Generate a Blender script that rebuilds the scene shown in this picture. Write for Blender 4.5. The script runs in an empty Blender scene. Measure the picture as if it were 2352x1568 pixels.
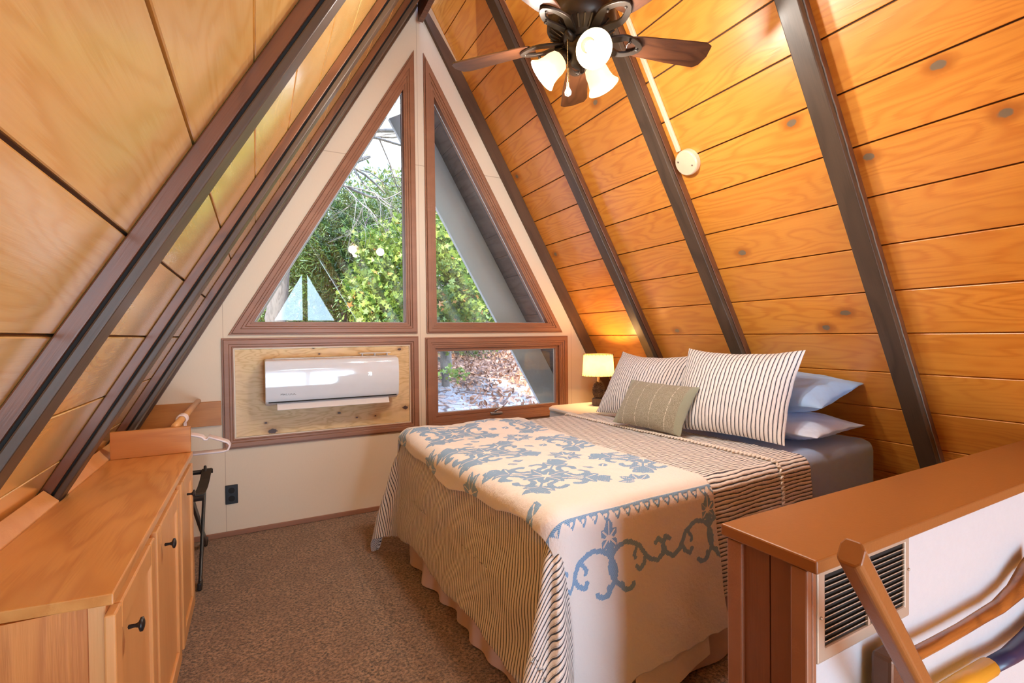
import bpy, bmesh, math, random
import numpy as np
from mathutils import Vector, Matrix
random.seed(7); rng = np.random.default_rng(11)
SC = bpy.context.scene; COL = SC.collection
PI = math.pi; S3 = math.sqrt(3)
# All coordinates below are measured from the eye point; the whole place is raised at the end so the carpet is z = 0.
EYE = 1.32; D = 3.75
XA, ZA = 1.1643, 2.5909            # ridge line of the A-frame (x, z above eye)
FL = -EYE
# ---------------------------------------------------------------- camera
def cam_axes(yaw, pit, rol):
    y, q, r = map(math.radians, (yaw, pit, rol))
    F = Vector((math.sin(y)*math.cos(q), math.cos(y)*math.cos(q), math.sin(q)))
    R = Vector((math.cos(y), -math.sin(y), 0)); U = R.cross(F)
    return R*math.cos(r)+U*math.sin(r), -R*math.sin(r)+U*math.cos(r), F
R_, U_, F_ = cam_axes(27.68, -0.7511, -0.6359)
cd = bpy.data.cameras.new('camera'); cam = bpy.data.objects.new('camera', cd); COL.objects.link(cam)
cd.sensor_width = 36; cd.lens = 1119.6251/2352*36; cd.clip_start = .02; cd.clip_end = 300
cam.matrix_world = Matrix((R_, U_, -F_)).transposed().to_4x4()
SC.camera = cam
# ---------------------------------------------------------------- view, world, sun, big lights
vs = SC.view_settings; vs.view_transform = 'Standard'; vs.look = 'None'; vs.gamma = 1; vs.exposure = 0.35; vs.use_curve_mapping = False
cy = SC.cycles; cy.use_denoising = True; cy.max_bounces = 8; cy.diffuse_bounces = 5; cy.glossy_bounces = 4
cy.transparent_max_bounces = 16; cy.sample_clamp_indirect = 6; cy.caustics_reflective = False; cy.caustics_refractive = False

class NT:
    def __init__(s, tree): s.t = tree; s.n = tree.nodes; s.l = tree.links
    def v(s, sock, val):
        if val is None: return
        if isinstance(val, bpy.types.NodeSocket): s.l.new(val, sock)
        else:
            if sock.type == 'RGBA' and len(val) == 3: val = (*val, 1)
            sock.default_value = val
    def node(s, typ, ins=None, out=0, **kw):
        n = s.n.new(typ)
        for k, a in kw.items(): setattr(n, k, a)
        for k, a in (ins or {}).items(): s.v(n.inputs[k], a)
        return n.outputs[out]
    def math(s, op, a, b=None, c=None, clamp=False):
        n = s.n.new('ShaderNodeMath'); n.operation = op; n.use_clamp = clamp
        s.v(n.inputs[0], a); s.v(n.inputs[1], b) if b is not None else None
        if c is not None: s.v(n.inputs[2], c)
        return n.outputs[0]
    def vm(s, op, a, b=None):
        n = s.n.new('ShaderNodeVectorMath'); n.operation = op; s.v(n.inputs[0], a)
        if b is not None: s.v(n.inputs[1], b)
        return n.outputs['Value'] if op in ('LENGTH', 'DISTANCE', 'DOT_PRODUCT') else n.outputs[0]
    def mix(s, f, a, b, blend='MIX'):
        n = s.n.new('ShaderNodeMix'); n.data_type = 'RGBA'; n.blend_type = blend
        s.v(n.inputs[0], f); s.v(n.inputs[6], a); s.v(n.inputs[7], b); return n.outputs[2]
    def step(s, x, a, b):          # smooth ramp a->b to 0..1
        n = s.n.new('ShaderNodeMapRange'); n.interpolation_type = 'SMOOTHSTEP'
        s.v(n.inputs[0], x); n.inputs[1].default_value = a; n.inputs[2].default_value = b; return n.outputs[0]
    def noise(s, vec, scale, detail=3, rough=.5, dist=0):
        return s.node('ShaderNodeTexNoise', {'Vector': vec, 'Scale': scale, 'Detail': detail, 'Roughness': rough, 'Distortion': dist})
    def xyz(s, x, y, z): return s.node('ShaderNodeCombineXYZ', {0: x, 1: y, 2: z})
    def sep(s, v):
        n = s.n.new('ShaderNodeSeparateXYZ'); s.v(n.inputs[0], v); return n.outputs
    def bump(s, h, strength=.3, dist=.01):
        return s.node('ShaderNodeBump', {'Height': h, 'Strength': strength, 'Distance': dist})
    def obj(s): return s.n.new('ShaderNodeTexCoord').outputs['Object']
    def uv(s): return s.n.new('ShaderNodeTexCoord').outputs['UV']

world = bpy.data.worlds.new('world'); SC.world = world; world.use_nodes = True
w = NT(world.node_tree); w.n.clear()
gen = w.n.new('ShaderNodeTexCoord').outputs['Generated']
gz = w.sep(gen)[2]
cl = w.step(w.noise(gen, 5.5, 6, .6), .42, .60)
blue = w.mix(w.step(gz, 0., .7), (.50, .72, 1.0), (.12, .33, .95))
skyc = w.mix(cl, blue, (1., 1., 1.))
skyc = w.mix(w.step(gz, -.02, .02), (.30, .27, .22), skyc)
bg = w.node('ShaderNodeBackground', {'Color': skyc, 'Strength': w.math('ADD', 3.0, w.math('MULTIPLY', w.step(gz, .42, .75), 8.))})
wo = w.n.new('ShaderNodeOutputWorld'); w.l.new(bg, wo.inputs[0])

def light(kind, name, loc, energy, color, target=None, **kw):
    l = bpy.data.lights.new(name, kind); l.energy = energy; l.color = color
    for k, a in kw.items(): setattr(l, k, a)
    o = bpy.data.objects.new(name, l); COL.objects.link(o); o.location = loc
    if target is not None: o.rotation_euler = (Vector(target)-Vector(loc)).to_track_quat('-Z', 'Y').to_euler()
    return o
light('SUN', 'sun', (0, -6, 20), 11, (1, .95, .86), target=(0+9, -6+17, 20-13), angle=math.radians(.6))
# daylight entering through the glass front of the great room behind the viewer
light('AREA', 'daylight_rear_windows', (XA, -6.75, -.6), 1350, (.56, .78, 1.0), target=(XA, 0, -.6), shape='RECTANGLE', size=5.6, size_y=5.4)

# ---------------------------------------------------------------- object helpers
def base_of(o): return Vector(o['_b']) if o is not None and '_b' in o.keys() else Vector((0, 0, 0))
def tag(o, label=None, cat=None, group=None, kind=None):
    for k, a in (('label', label), ('category', cat), ('group', group), ('kind', kind)):
        if a: o[k] = a
    return o
def thing(name, loc, label, cat, group=None, kind=None):
    o = bpy.data.objects.new(name, None); COL.objects.link(o); o.empty_display_size = .05
    o.location = loc; o['_b'] = tuple(loc); return tag(o, label, cat, group, kind)
def link(name, me, mat=None, parent=None, smooth=False, bevel=0, mw=None, seg=2):
    """me: mesh in eye coordinates (or in the local frame mw)."""
    o = bpy.data.objects.new(name, me); COL.objects.link(o)
    if mat:
        for m in (mat if isinstance(mat, (list, tuple)) else [mat]): me.materials.append(m)
    b = base_of(parent)
    o['_b'] = tuple(b)
    if mw is not None:
        mw = mw.copy(); mw.translation -= b; o.matrix_local = mw
    elif parent is not None:
        me.transform(Matrix.Translation(-b))
    if parent is not None: o.parent = parent
    # sub-parts share the thing's frame
    if parent is not None and parent.parent is not None: pass
    if smooth:
        me.polygons.foreach_set('use_smooth', [True]*len(me.polygons))
        if smooth == 'auto': me.set_sharp_from_angle(angle=.5)
    if bevel:
        m = o.modifiers.new('bevel', 'BEVEL'); m.width = bevel; m.segments = seg; m.limit_method = 'ANGLE'; m.angle_limit = .6
    return o
class MB:
    def __init__(s): s.b = bmesh.new()
    def hexa(s, c):   # 8 corners: bottom 4 ccw, top 4 ccw
        v = [s.b.verts.new(p) for p in c]
        for f in ((0,3,2,1),(4,5,6,7),(0,1,5,4),(1,2,6,5),(2,3,7,6),(3,0,4,7)): s.b.faces.new([v[i] for i in f])
        return s
    def box(s, x0, x1, y0, y1, z0, z1):
        return s.hexa([(x0,y0,z0),(x1,y0,z0),(x1,y1,z0),(x0,y1,z0),(x0,y0,z1),(x1,y0,z1),(x1,y1,z1),(x0,y1,z1)])
    def bar(s, a, b, wd, ht, up=(0,0,1)):     # box from a to b, width wd, height ht along up
        a, b, up = Vector(a), Vector(b), Vector(up); d = (b-a).normalized()
        sd = d.cross(up).normalized()*wd/2; u2 = sd.cross(d).normalized()*ht/2
        return s.hexa([a-sd-u2, a+sd-u2, b+sd-u2, b-sd-u2, a-sd+u2, a+sd+u2, b+sd+u2, b-sd+u2])
    def prism(s, pts, d):                     # polygon pts extruded along d
        d = Vector(d); n = len(pts)
        a = [s.b.verts.new(p) for p in pts]; b = [s.b.verts.new(Vector(p)+d) for p in pts]
        s.b.faces.new(a[::-1]); s.b.faces.new(b)
        for i in range(n): s.b.faces.new([a[i], a[(i+1) % n], b[(i+1) % n], b[i]])
        return s
    def ring(s, outer, inner, y0, y1):        # frame between two xz polygons, from y0 to y1
        n = len(outer)
        V = [[s.b.verts.new((p[0], y, p[1])) for p in P] for P in (outer, inner) for y in (y0, y1)]
        for i in range(n):
            j = (i+1) % n
            for A, B in ((V[0], V[2]), (V[1], V[3]), (V[0], V[1]), (V[2], V[3])):
                s.b.faces.new([A[i], A[j], B[j], B[i]])
        return s
    def tube(s, path, r, n=8, cap=True, closed=False):
        path = [Vector(p) for p in path]; m = len(path)
        rr = r if hasattr(r, '__len__') else [r]*m
        prev = None; rings = []
        for i, p in enumerate(path):
            a = path[(i-1) % m] if (closed or i > 0) else p; b = path[(i+1) % m] if (closed or i < m-1) else p
            t = (b-a).normalized() if (b-a).length > 1e-9 else Vector((0,0,1))
            if prev is None:
                q = Vector((0,0,1)) if abs(t.z) < .9 else Vector((1,0,0)); prev = t.cross(q).normalized()
            prev = (prev-t*prev.dot(t)).normalized(); q = t.cross(prev)
            rings.append([s.b.verts.new(p+(prev*math.cos(2*PI*k/n)+q*math.sin(2*PI*k/n))*rr[i]) for k in range(n)])
        for i in range(m if closed else m-1):
            A, B = rings[i], rings[(i+1) % m]
            for k in range(n): s.b.faces.new([A[k], A[(k+1) % n], B[(k+1) % n], B[k]])
        if cap and not closed: s.b.faces.new(rings[0][::-1]); s.b.faces.new(rings[-1])
        return s
    def lathe(s, prof, o=(0,0,0), ax=(0,0,1), n=32, cap=False):   # prof: (radius, height)
        o, ax = Vector(o), Vector(ax).normalized()
        q = Vector((1,0,0)) if abs(ax.x) < .9 else Vector((0,1,0)); e1 = ax.cross(q).normalized(); e2 = ax.cross(e1)
        R = []
        for r, h in prof:
            if r < 1e-6: R.append([s.b.verts.new(o+ax*h)])
            else: R.append([s.b.verts.new(o+ax*h+(e1*math.cos(2*PI*k/n)+e2*math.sin(2*PI*k/n))*r) for k in range(n)])
        for A, B in zip(R, R[1:]):
            for k in range(n):
                a, b = A[k % len(A)], A[(k+1) % n % len(A)]; c, d = B[(k+1) % n % len(B)], B[k % len(B)]
                vs_ = []
                for v in (a, b, c, d):
                    if v not in vs_: vs_.append(v)
                if len(vs_) > 2: s.b.faces.new(vs_)
        if cap:
            for A in (R[0], R[-1]):
                if len(A) > 2: s.b.faces.new(A)
        return s
    def ball(s, c, r, sx=1, sy=1, sz=1, u=12, v=8):
        m = Matrix.Translation(c) @ Matrix.Diagonal((r*sx, r*sy, r*sz, 1))
        bmesh.ops.create_uvsphere(s.b, u_segments=u, v_segments=v, radius=1, matrix=m); return s
    def mesh(s):
        bmesh.ops.recalc_face_normals(s.b, faces=s.b.faces)
        me = bpy.data.meshes.new('m'); s.b.to_mesh(me); s.b.free(); return me
    def build(s, name, mat, parent=None, **kw): return link(name, s.mesh(), mat, parent, **kw)
def np_mesh(V, Fs, uv=None, col=None, k=4):
    """V (n,3); Fs (m,k) faces; uv/col per vertex."""
    me = bpy.data.meshes.new('m'); V = np.asarray(V, np.float32); Fs = np.asarray(Fs, np.int32); k = Fs.shape[1]
    me.vertices.add(len(V)); me.vertices.foreach_set('co', V.ravel())
    me.loops.add(Fs.size); me.loops.foreach_set('vertex_index', Fs.ravel())
    me.polygons.add(len(Fs)); me.polygons.foreach_set('loop_start', np.arange(0, Fs.size, k, dtype=np.int32))
    me.polygons.foreach_set('loop_total', np.full(len(Fs), k, np.int32))
    if uv is not None:
        l = me.uv_layers.new(name='UVMap'); l.data.foreach_set('uv', np.asarray(uv, np.float32)[Fs.ravel()].ravel())
    if col is not None:
        a = me.color_attributes.new('pattern', 'FLOAT_COLOR', 'POINT')
        c = np.ones((len(V), 4), np.float32); c[:, 0] = col; c[:, 1] = col; c[:, 2] = col; a.data.foreach_set('color', c.ravel())
    me.update(calc_edges=True); me.validate(); return me
def grid_faces(nu, nv, off=0, flip=False):
    i, j = np.meshgrid(np.arange(nu-1), np.arange(nv-1), indexing='ij'); a = (i*nv+j).ravel()+off
    f = np.stack([a, a+nv, a+nv+1, a+1], 1); return f[:, ::-1] if flip else f
def inset(poly, d):       # convex ccw polygon offset inwards
    n = len(poly); out = []
    for i in range(n):
        p0, p1, p2 = (Vector(poly[(i+k) % n]) for k in (-1, 0, 1))
        a = (p1-p0).normalized(); b = (p2-p1).normalized(); na = Vector((-a.y, a.x)); nb = Vector((-b.y, b.x))
        c = 1+na.dot(nb); out.append(tuple(p1+(na+nb)*d/c))
    return out

# ---------------------------------------------------------------- materials
def new_mat(name):
    m = bpy.data.materials.new(name); m.use_nodes = True; t = NT(m.node_tree); t.n.clear()
    o = t.n.new('ShaderNodeOutputMaterial'); return m, t, o
def pbsdf(t, o, color, rough=.5, metal=0, normal=None, **kw):
    ins = {'Base Color': color, 'Roughness': rough, 'Metallic': metal}
    if normal is not None: ins['Normal'] = normal
    ins.update(kw); s = t.node('ShaderNodeBsdfPrincipled', ins); t.l.new(s, o.inputs[0]); return s
def plain(name, color, rough=.5, metal=0, bump=0, bscale=60, **kw):
    m, t, o = new_mat(name); nrm = None
    c = t.mix(t.math('MULTIPLY', t.noise(t.obj(), bscale*.3, 4), .25), color, tuple(x*.7 for x in color))
    if bump: nrm = t.bump(t.noise(t.obj(), bscale, 4), bump, .004)
    pbsdf(t, o, c, rough, metal, nrm, **kw); return m
def wood(name, c1, c2, grain=1, across=0, scale=1., rough=.4, board=None, knots=0, fig=30, coat=0, c3=None, gloss=.5, contrast=1., crough=.18, cior=1.5, kcol=(.10, .07, .05)):
    """grain: axis index the grain runs along; across: axis index across the boards. board=(pitch, offset)"""
    m, t, o = new_mat(name); P = t.obj(); s = t.sep(P)
    g, a = s[grain], s[across]; third = s[3-grain-across]
    off = 0.
    if board:
        idx = t.math('FLOOR', t.math('DIVIDE', t.math('SUBTRACT', a, board[1]), board[0]))
        wn = t.node('ShaderNodeTexWhiteNoise', {'Vector': t.xyz(idx, 3.7, 0.)}, noise_dimensions='3D')
        off = t.math('MULTIPLY', wn, 37.)
    vec = t.xyz(t.math('ADD', t.math('MULTIPLY', g, 1.1*scale), off), t.math('MULTIPLY', t.math('ADD', a, off), 5.5*scale), t.math('MULTIPLY', third, 5.5*scale))
    big = t.noise(vec, 1., 2, .45, .25)
    fine = t.noise(t.xyz(t.math('MULTIPLY', g, 6*scale), t.math('MULTIPLY', a, 160*scale), t.math('MULTIPLY', third, 160*scale)), 1., 3, .6)
    ph = t.math('ADD', t.math('MULTIPLY', big, fig), t.math('MULTIPLY', fine, .5))
    sn = t.math('SINE', t.math('MULTIPLY', ph, 6.2832))
    lines = t.math('POWER', t.math('ADD', t.math('MULTIPLY', sn, .5), .5), 2.2)
    f = t.math('ADD', t.math('MULTIPLY', lines, .62*contrast), t.math('MULTIPLY', t.step(fine, .35, .7), .25*contrast), clamp=True)
    col = t.mix(f, c1, c2)
    col = t.mix(t.math('MULTIPLY', t.step(t.noise(vec, .5, 2), .35, .7), .5), col, c3 or tuple(x*.80 for x in c1))
    if board: col = t.mix(t.math('MULTIPLY', wn, .22), col, tuple(x*.72 for x in c2))
    if knots:
        kv = t.xyz(t.math('ADD', t.math('MULTIPLY', g, .75), off), t.math('MULTIPLY', a, 1.15), 0.)
        vo = t.node('ShaderNodeTexVoronoi', {'Vector': kv, 'Scale': knots, 'Randomness': 1.}, voronoi_dimensions='2D')
        kn = t.math('ADD', vo, t.math('MULTIPLY', t.math('SUBTRACT', t.noise(P, 30, 2), .5), .03))
        col = t.mix(t.math('SUBTRACT', 1., t.step(kn, .03, .09)), col, tuple(x*.75 for x in c2))
        col = t.mix(t.math('SUBTRACT', 1., t.step(kn, .022, .032)), col, kcol)
    nrm = t.bump(t.math('ADD', t.math('MULTIPLY', lines, .3), fine), .12, .003)
    pbsdf(t, o, col, rough, 0, nrm, **{'Coat Weight': coat, 'Coat Roughness': crough, 'Coat IOR': cior, 'Specular IOR Level': gloss}); return m
PITCH = .2327; RS0 = 1.66-7*PITCH   # groove spacing on the right slope
LPITCH = .2325; LS0 = 2.99-12*LPITCH
M = {}
M['plank_r'] = wood('honey_planks_right', (.86, .375, .058), (.68, .225, .024), 1, 0, 1., .34, (PITCH, RS0), 1.6, 15, .6, crough=.32, cior=1.6, kcol=(.22, .17, .11))
M['plank_l'] = wood('honey_planks_left_glare', (.90, .58, .19), (.78, .42, .09), 1, 0, 1., .24, (LPITCH, LS0), 0, 16, 1., crough=.17, cior=1.9, gloss=.6)  # paler than the right planks: window glare is put into the colour
M['groove'] = plain('groove_dark', (.085, .04, .02), .8)
M['rafter'] = wood('rafter_brown', (.085, .055, .036), (.045, .028, .018), 0, 1, 1.2, .45, None, 0, 5, .1)
M['rafter_web'] = wood('rafter_redbrown', (.17, .062, .025), (.075, .026, .012), 0, 1, 1.6, .38, None, 0, 8, .15)
M['walnut'] = wood('blade_walnut', (.060, .020, .008), (.020, .006, .003), 0, 1, 2.2, .30, None, 0, 6, .3)
M['casing'] = wood('casing_brown', (.36, .165, .088), (.25, .10, .05), 0, 2, 1.5, .42, None, 0, 2, .1, contrast=.6)
M['cap'] = plain('painted_brown', (.315, .125, .034), .36, bump=.1, bscale=120)
M['cab'] = wood('cabinet_maple', (.74, .38, .135), (.62, .27, .08), 2, 1, 1., .38, None, 0, 4, .15, contrast=.6)
M['cab_top'] = wood('cabinet_top', (.70, .34, .10), (.52, .20, .045), 1, 0, 1., .30, None, 0, 9, .3)
M['pine'] = wood('orange_board', (.58, .235, .05), (.44, .15, .028), 0, 2, 1.4, .4, None, 0, 4, .1)
M['darktrim'] = wood('dark_trim', (.12, .06, .03), (.06, .028, .014), 0, 1, 1.5, .5, None, 0, 3)
M['white'] = plain('white_plastic', (.82, .80, .80), .22)
M['acwhite'] = plain('unit_white', (.76, .83, .91), .08, **{'Coat Weight': .6, 'Coat Roughness': .03})
M['black'] = plain('black_satin', (.012, .012, .013), .38)
M['bronze'] = plain('oil_bronze', (.045, .032, .024), .38, .6)
M['brass'] = plain('brass', (.75, .55, .25), .3, 1)
M['steel'] = plain('nickel', (.6, .58, .53), .3, 1)
M['cream'] = plain('cream_enamel', (.80, .66, .48), .3)
M['blackgloss'] = plain('gloss_black', (.02, .02, .02), .2)
M['beige'] = plain('beige_metal', (.50, .43, .34), .35, .2)
M['dark'] = plain('dark_void', (.012, .010, .008), .8)
M['caulk'] = plain('grey_caulk', (.20, .18, .155), .8, bump=.5, bscale=80)
M['whitepaint'] = plain('white_panel', (.64, .69, .74), .45, bump=.15, bscale=200)
M['navy'] = plain('navy_paint', (.02, .03, .10), .3); M['yellow'] = plain('yellow_paint', (.80, .42, .04), .35)
M['red'] = plain('worn_red', (.16, .03, .02), .35)

def carpet_mat():
    m, t, o = new_mat('brown_carpet'); P = t.obj()
    n1 = t.noise(P, 85, 4, .75); n2 = t.noise(P, 7, 3); n3 = t.noise(P, 60, 2)
    c = t.mix(t.step(n1, .33, .68), (.03, .016, .009), (.56, .34, .20))
    c = t.mix(t.math('MULTIPLY', t.step(n2, .35, .65), .35), c, (.20, .105, .055))
    pbsdf(t, o, c, .95, 0, t.bump(t.math('ADD', n1, t.math('MULTIPLY', n3, .6)), 1., .012), **{'Sheen Weight': .3}); return m
M['carpet'] = carpet_mat()
def wall_mat():
    m, t, o = new_mat('cream_wallpaper'); P = t.obj(); s = t.sep(P)
    weave = t.noise(t.xyz(t.math('MULTIPLY', s[0], 260.), 0., t.math('MULTIPLY', s[2], 40.)), 1., 2)
    c = t.mix(t.math('MULTIPLY', weave, .35), (.80, .675, .51), (.70, .55, .385))
    sc = t.node('ShaderNodeTexVoronoi', {'Vector': t.xyz(s[0], 0., t.math('MULTIPLY', s[2], .6)), 'Scale': 2.4})
    c = t.mix(t.math('MULTIPLY', t.math('SUBTRACT', 1., t.step(sc, .01, .03)), .35), c, (.45, .33, .22))
    for ax, v in ((0, -.195), (0, 2.585), (0, 1.15)):
        ln = t.math('SUBTRACT', 1., t.step(t.math('ABSOLUTE', t.math('SUBTRACT', s[ax], v)), .0008, .0028))
        c = t.mix(t.math('MULTIPLY', ln, .55), c, (.36, .22, .12))
    ln = t.math('SUBTRACT', 1., t.step(t.math('ABSOLUTE', t.math('SUBTRACT', s[2], 1.345)), .001, .004))
    c = t.mix(t.math('MULTIPLY', ln, .6), c, (.36, .22, .12))
    pbsdf(t, o, c, .6, 0, t.bump(weave, .15, .002)); return m
M['wall'] = wall_mat()
def ply_mat():
    m, t, o = new_mat('knotty_plywood'); P = t.obj(); s = t.sep(P)
    vec = t.xyz(t.math('MULTIPLY', s[0], 1.5), 0., t.math('MULTIPLY', s[2], 7.))
    big = t.noise(vec, 1.3, 3, .5, .5)
    sn = t.math('SINE', t.math('MULTIPLY', big, 75.))
    c = t.mix(t.math('MULTIPLY', t.math('POWER', t.math('ADD', t.math('MULTIPLY', sn, .5), .5), 3.), .55), (.78, .56, .27), (.52, .29, .09))
    c = t.mix(t.math('MULTIPLY', t.step(t.noise(P, 3.5, 4), .45, .72), .6), c, (.80, .58, .36))
    c = t.mix(t.math('MULTIPLY', t.step(t.noise(P, 9, 3), .58, .8), .5), c, (.50, .36, .16))
    for x, z, r in ((.36, -.075, .012), (.09, -.645, .030), (1.02, -.555, .024), (.05, -.585, .010), (.98, -.10, .016), (1.0, -.062, .026), (.79, -.60, .008), (.53, -.555, .012), (.655, -.60, .009), (.40, -.12, .009)):
        d = t.vm('LENGTH', t.vm('SUBTRACT', t.xyz(s[0], 0., t.math('MULTIPLY', s[2], 1.6)), (x, 0, z*1.6)))
        d = t.math('ADD', d, t.math('MULTIPLY', t.math('SUBTRACT', t.noise(P, 60, 2), .5), r*.9))
        c = t.mix(t.math('MULTIPLY', t.math('SUBTRACT', 1., t.step(d, r, r*2.6)), .55), c, (.45, .22, .08))
        c = t.mix(t.math('SUBTRACT', 1., t.step(d, r*.75, r*1.1)), c, (.07, .028, .015))
    pbsdf(t, o, c, .45); return m
M['ply'] = ply_mat()
def glass_mat(name, dust=0.):
    m, t, o = new_mat(name)
    fr = t.node('ShaderNodeFresnel', {'IOR': 1.36})
    tr = t.node('ShaderNodeBsdfTransparent', {'Color': (.97, .98, .97)}); gl = t.node('ShaderNodeBsdfGlossy', {'Roughness': .0, 'Color': (1, 1, 1)})
    sh = t.node('ShaderNodeMixShader', {0: fr, 1: tr, 2: gl})
    if dust:
        P = t.obj(); vo = t.node('ShaderNodeTexVoronoi', {'Vector': P, 'Scale': 95.})
        sp = t.math('SUBTRACT', 1., t.step(t.math('ADD', vo, t.math('MULTIPLY', t.noise(P, 9, 3), .42)), .20, .27))
        film = t.math('MULTIPLY', t.noise(P, 3, 3), .06)
        dd = t.math('MULTIPLY', t.math('MAXIMUM', sp, film), dust, clamp=True)
        df = t.node('ShaderNodeBsdfTranslucent', {'Color': (.85, .87, .88)}); df2 = t.node('ShaderNodeBsdfDiffuse', {'Color': (.8, .8, .8)})
        ds = t.node('ShaderNodeMixShader', {0: .5, 1: df, 2: df2})
        sh = t.node('ShaderNodeMixShader', {0: dd, 1: sh, 2: ds})
    t.l.new(sh, o.inputs[0]); return m
M['glass'] = glass_mat('window_glass'); M['glass_d'] = glass_mat('dusty_glass', .8)
def emit_mat(name, col, st, base=None):
    m, t, o = new_mat(name)
    pbsdf(t, o, base or col, .4, **{'Emission Color': (*col, 1), 'Emission Strength': st}); return m
M['bell'] = emit_mat('lit_frosted_glass', (1., .80, .46), 1.1, (.55, .46, .33))
M['bulb'] = emit_mat('lit_bulb', (1., .78, .42), 25)
M['digits'] = emit_mat('display_digits', (1., 1., .95), 2.0)
def stripe_mat(name, ax, pitch, base, dark, wd=.13, bump=.85):
    m, t, o = new_mat(name); uv = t.uv(); s = t.sep(uv); P = t.obj()
    wob = t.math('MULTIPLY', t.math('SUBTRACT', t.noise(uv, 14, 2), .5), .0022)
    wob2 = t.math('MULTIPLY', t.math('SUBTRACT', t.noise(uv, 90, 2), .5), .0012)
    v = t.math('ADD', s[ax], t.math('ADD', wob, wob2))
    f = t.math('FRACT', t.math('DIVIDE', v, pitch)); d = t.math('ABSOLUTE', t.math('SUBTRACT', f, .5))
    ln = t.math('SUBTRACT', 1., t.step(d, wd*.75, wd*1.25))
    d2 = t.math('ABSOLUTE', t.math('SUBTRACT', f, .5+wd*2.1)); ln2 = t.math('MULTIPLY', t.math('SUBTRACT', 1., t.step(d2, .02, .07)), .35)
    c = t.mix(t.math('MAXIMUM', ln, ln2), base, dark)
    puff = t.math('ABSOLUTE', t.math('COSINE', t.math('MULTIPLY', f, PI)))   # seam at the dark line
    h = t.math('ADD', t.math('MULTIPLY', t.math('SUBTRACT', 1., t.math('POWER', t.math('SUBTRACT', 1., t.math('MULTIPLY', d, 2.)), 2.5)), .8), t.math('MULTIPLY', t.noise(uv, 75, 3), .8))
    pbsdf(t, o, c, .85, 0, t.bump(h, bump, .006), **{'Sheen Weight': .15}); return m
M['coverlet'] = stripe_mat('ticking_quilt', 1, .0168, (.83, .79, .765), (.045, .05, .075))
M['sham'] = stripe_mat('ticking_sham', 0, .0205, (.84, .84, .855), (.05, .055, .085), .11)
def cloth(name, col, rough=.85, bscale=9, bs=.5, bd=.02, fine=0, sheen=.2):
    m, t, o = new_mat(name); P = t.obj(); n = t.noise(P, bscale, 4, .55)
    h = n if not fine else t.math('ADD', n, t.math('MULTIPLY', t.noise(P, fine, 3), .25))
    pbsdf(t, o, t.mix(t.math('MULTIPLY', t.noise(P, 40, 3), .2), col, tuple(x*.8 for x in col)), rough, 0, t.bump(h, bs, bd), **{'Sheen Weight': sheen}); return m
M['sheet'] = cloth('slate_sheet', (.34, .48, .76), .7, 5); M['bluep'] = cloth('blue_pillowcase', (.34, .54, .88), .7, 5)
M['palep'] = cloth('pale_blue_pillowcase', (.66, .76, .95), .7, 5); M['skirt'] = cloth('pinkish_skirt', (.66, .50, .44), .85, 6, .4)
def boucle():
    m, t, o = new_mat('sage_boucle'); uv = t.uv(); s = t.sep(uv); P = t.obj()
    n = t.noise(P, 330, 2, .7)
    c = t.mix(t.step(n, .4, .65), (.24, .22, .145), (.52, .50, .39))
    c = t.mix(t.step(t.math('ABSOLUTE', s[0]), .205, .212), c, (.36, .39, .29))
    ln = 0.
    for x in (-.155, -.055, .045, .15):
        d = t.math('ABSOLUTE', t.math('SUBTRACT', t.math('ADD', s[0], t.math('MULTIPLY', t.noise(uv, 20, 2), .006)), x))
        l1 = t.math('SUBTRACT', 1., t.step(d, .0015, .0035)); ln = t.math('MAXIMUM', ln, l1)
    gap = t.step(t.noise(P, 140, 1), .42, .5); c = t.mix(t.math('MULTIPLY', ln, gap), c, (.74, .72, .62))
    pbsdf(t, o, c, .95, 0, t.bump(n, .9, .006), **{'Sheen Weight': .4}); return m
M['sage'] = boucle()
def throw_mat():
    m, t, o = new_mat('cross_stitch_throw'); uv = t.uv(); s = t.sep(uv)
    a = t.node('ShaderNodeAttribute', attribute_name='pattern', out='Fac')
    q = t.math('MULTIPLY', t.math('ABSOLUTE', t.math('SINE', t.math('MULTIPLY', t.math('ADD', s[0], s[1]), 620.))), t.math('ABSOLUTE', t.math('SINE', t.math('MULTIPLY', t.math('SUBTRACT', s[0], s[1]), 620.))))
    blue_ = t.mix(t.step(q, .05, .5), (.42, .56, .72), (.10, .29, .56))
    c = t.mix(t.step(a, .4, .6), (.84, .80, .775), blue_)
    h = t.math('ADD', t.noise(uv, 55, 4, .6), t.math('MULTIPLY', a, .25))
    pbsdf(t, o, c, .9, 0, t.bump(h, .55, .008), **{'Sheen Weight': .25}); return m
M['throw'] = throw_mat()

# ---------------------------------------------------------------- the shell: A-frame slopes
NR = Vector((S3/2, 0, .5)); NL = Vector((-S3/2, 0, .5))     # outward normals
KR = NR.dot(Vector((XA, 0, ZA))); KL = NL.dot(Vector((XA, 0, ZA)))
TH = .085                                                   # rafter depth below the planks
def slope_frame(side):
    """local X down the slope, local Y into the room's depth, Z outward (right) ; origin on the ridge of the inner rafter plane"""
    n = NR if side > 0 else NL
    x = Vector((.5*side, 0, -S3/2)); y = Vector((0, 1, 0)); z = x.cross(y)
    m = Matrix((x, y, z)).transposed().to_4x4(); m.translation = Vector((XA, 0, ZA)); return m, (1 if z.dot(n) > 0 else -1)
MR, ZR = slope_frame(1); ML, ZL = slope_frame(-1)
LOFF = -.047; LPL = .013      # the left rafters stand 2 cm further in
SMAX = (ZA-FL+2.5)/(S3/2)
Y0, Y1 = -6.5, D+.1
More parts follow.
